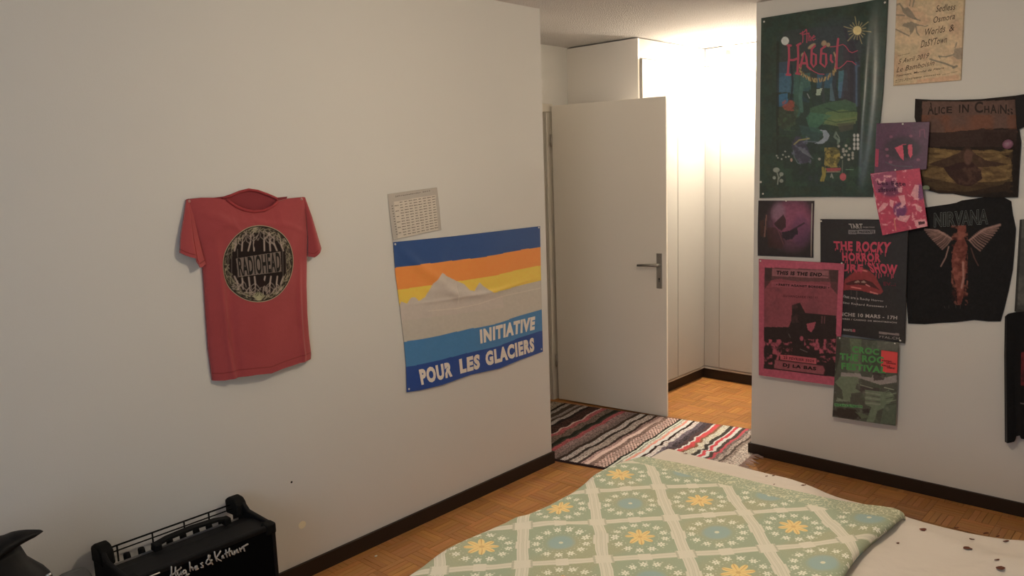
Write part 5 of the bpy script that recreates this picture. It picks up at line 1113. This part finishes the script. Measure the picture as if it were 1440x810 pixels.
for k, (x0, x1, s) in enumerate(((465, 545, 'NOUVEAU'), (500, 576, 'GRANDE'), (466, 530, 'SALLE'), (505, 572, 'COMPLET'))): text(st, qd(zg(x0, 236 + k * 19), zg(x1, 246 + k * 19), zg(x1, 258 + k * 19), zg(x0, 248 + k * 19)), s, M_blk, .04, off=.0006)
for x, y in ((1181, 475.5), (1258.5, 483)): pin(gp, x, y, M_pin, .004)

# ---- small violet flyer and crooked red flyer
zv = lambda x, y: (1220 + x / 4.765, 165 + y / 4.765)
def violet(c):
    c.noise(14, .4, (80, 46, 72), 2, .5); c.ell(*zv(235, 210), 22, 14, (48, 44, 54), .8, .4); c.poly([zv(183, 205), zv(240, 180), zv(262, 178), zv(240, 290), zv(222, 270)], (168, 58, 84)); c.poly([zv(272, 185), zv(300, 180), zv(302, 250), zv(288, 275), zv(272, 240)], (168, 58, 84)); c.poly([zv(236, 186), zv(270, 182), zv(272, 270), zv(246, 270)], (34, 38, 42))
    c.line([zv(350, 130), zv(352, 85), zv(380, 80), zv(385, 135)], 1.0, (112, 60, 88), .9); c.poly([zv(55, 210), zv(76, 215), zv(72, 330), zv(50, 330)], (140, 42, 72)); 
    for x, y in ((130, 215), (133, 258), (155, 300), (340, 285), (290, 125), (158, 130)): c.ell(*zv(x, y), 2, 1.6, (120, 70, 96), .7, .5)
    c.line([zv(120, 300), zv(180, 325), zv(300, 330)], 1, (70, 92, 96), .5)
vf = sheet('flyer', RW, *rect((1232.5, 173.5), (1307.5, 171), (1303, 238), (1229.5, 243.5)), M_gloss, (74, 50, 72), 1.85, violet, lambda u, v, a, b: .002 * np.sin(PI * u), d0=.040, th=.0006)
tag(vf, 'small square violet flyer with pink shapes, just right of the forest poster', 'flyer'); pin(vf, 1269.8, 174.3, M_pin, .0045)
def red(c):
    c.noise(16, .5, (150, 44, 72), 2, .48); c.poly([zv(20, 380), zv(130, 350), zv(190, 345), zv(200, 480), zv(60, 510)], (116, 62, 96), .7); c.ell(*zv(155, 480), 12, 9, (70, 40, 74), .75, .5); c.ell(*zv(220, 620), 8, 9, (72, 46, 96), .8, .4); c.ell(*zv(355, 500), 7, 9, (86, 56, 104), .8, .4)
    for p in ([(70, 620), (110, 570), (140, 580), (120, 610), (75, 640)], [(205, 525), (250, 520), (260, 580), (235, 595)], [(320, 450), (345, 455), (340, 560), (290, 520)], [(150, 550), (180, 560), (170, 610), (150, 590)], [(215, 660), (290, 655), (260, 705), (210, 690)], [(320, 580), (365, 600), (360, 640), (330, 620)], [(205, 470), (235, 475), (230, 505), (205, 500)], [(310, 690), (390, 680), (400, 735), (330, 740)]): c.poly([zv(*q) for q in p], (186, 130, 142), .85)
    c.noise(4, .8, (196, 140, 152), 7, .62); c.line([zv(180, 680), zv(190, 760)], 1.2, (176, 120, 96), .8); c.poly([zv(340, 700), zv(385, 695), zv(385, 715), zv(342, 720)], (66, 26, 40))
    c.line([zv(20, 385), zv(185, 352)], .9, (196, 120, 140), .8)
rf = sheet('flyer', RW, *rect((1224, 244), (1293.5, 236.5), (1305, 318), (1241, 331)), M_gloss, (160, 46, 78), 1.75, red, lambda u, v, a, b: .003 * np.sin(PI * v) + .003 * u * v, d0=.044, th=.0006)
tag(rf, 'crooked crimson flyer with white splashes overlapping the violet flyer\'s lower edge', 'flyer'); pin(rf, 1259, 239, M_pin, .004)
text(rf, qd(zv(65, 425), zv(255, 430), zv(258, 462), zv(70, 452)), 'Les Fete', ink('print_plum', (64, 26, 56), 1.5), .02); text(rf, qd(zv(70, 472), zv(190, 462), zv(192, 495), zv(74, 502)), 'affreuse', ink('print_plum2', (64, 26, 56), 1.5), .02)
# green plectrum tucked beside the red flyer
a, b = RW.ab(1301, 266, .045); bm = bmesh.new(); ring = []
for dz in (.0, .0015): ring.append([bm.verts.new(RW.xyz(a + .017 * math.cos(t) * -1, b + .013 * math.sin(t) + .004, .0375 + dz)) for t in [math.radians(-30 + 230 * k / 15) for k in range(16)]])
bm.faces.new(ring[0]); bm.faces.new(ring[1][::-1])
for k in range(16): bm.faces.new((ring[0][k], ring[0][(k + 1) % 16], ring[1][(k + 1) % 16], ring[1][k]))
bmesh.ops.recalc_face_normals(bm, faces=bm.faces)
o = bm_obj('plectrum', bm, mat('green_plastic', (.17, .21, .13), .35)); tag(o, 'dull green rounded plectrum poking out at the crimson flyer\'s right edge', 'plectrum')

# ---- dark grey picture and black T-shirt cut off by the right edge
gpic = sheet('poster', RW, *rect((1434, 309), (1500, 302), (1496, 452), (1426.5, 438)), M_matte, (52, 52, 50), 1.8, lambda c: (c.noise(22, .7, (78, 78, 74), 2, .45), c.put((c.u < .05).astype(float), (34, 33, 32), .9), c.put((c.v > .96).astype(float), (40, 38, 36), .8)), None, d0=.012, th=.010)
tag(gpic, 'dark grey framed picture cut off by the right edge of the photo', 'picture')
b_shirt = empty('t_shirt', (XR, .6, .9)); tag(b_shirt, 'black T-shirt hanging lowest at the right edge with a sliver of red print', 't-shirt')
def bsp(c): c.noise(30, .35, (24, 23, 25), 2); c.poly([(1437, 495), (1450, 490), (1470, 492), (1470, 545), (1437, 540)], (92, 30, 34), .9); c.noise(6, .7, (40, 26, 28), 5, .5, mask=c.inside(1436, 490, 1475, 545)); c.line([(1437, 565), (1445, 566)], 1.2, (110, 100, 96), .8)
sheet('front', RW, [(1413, 445), (1418, 441), (1430, 438.5), (1450, 436), (1500, 430)], [(1500, 430), (1503, 540), (1506, 640)], [(1413, 621.5), (1421, 620), (1428, 619), (1430, 612), (1436, 610), (1438, 614), (1450, 616), (1480, 626), (1506, 640)], [(1413, 445), (1412, 500), (1412.5, 560), (1413, 621.5)], M_bcot, (20, 20, 22), 1.6, bsp, lambda u, v, a, b: np.clip(np.minimum(u / .06, 1), 0, 1) * (.012 + .014 * v + .008 * np.sin(u * 22) * v), d0=.016, th=.014, parent=b_shirt)
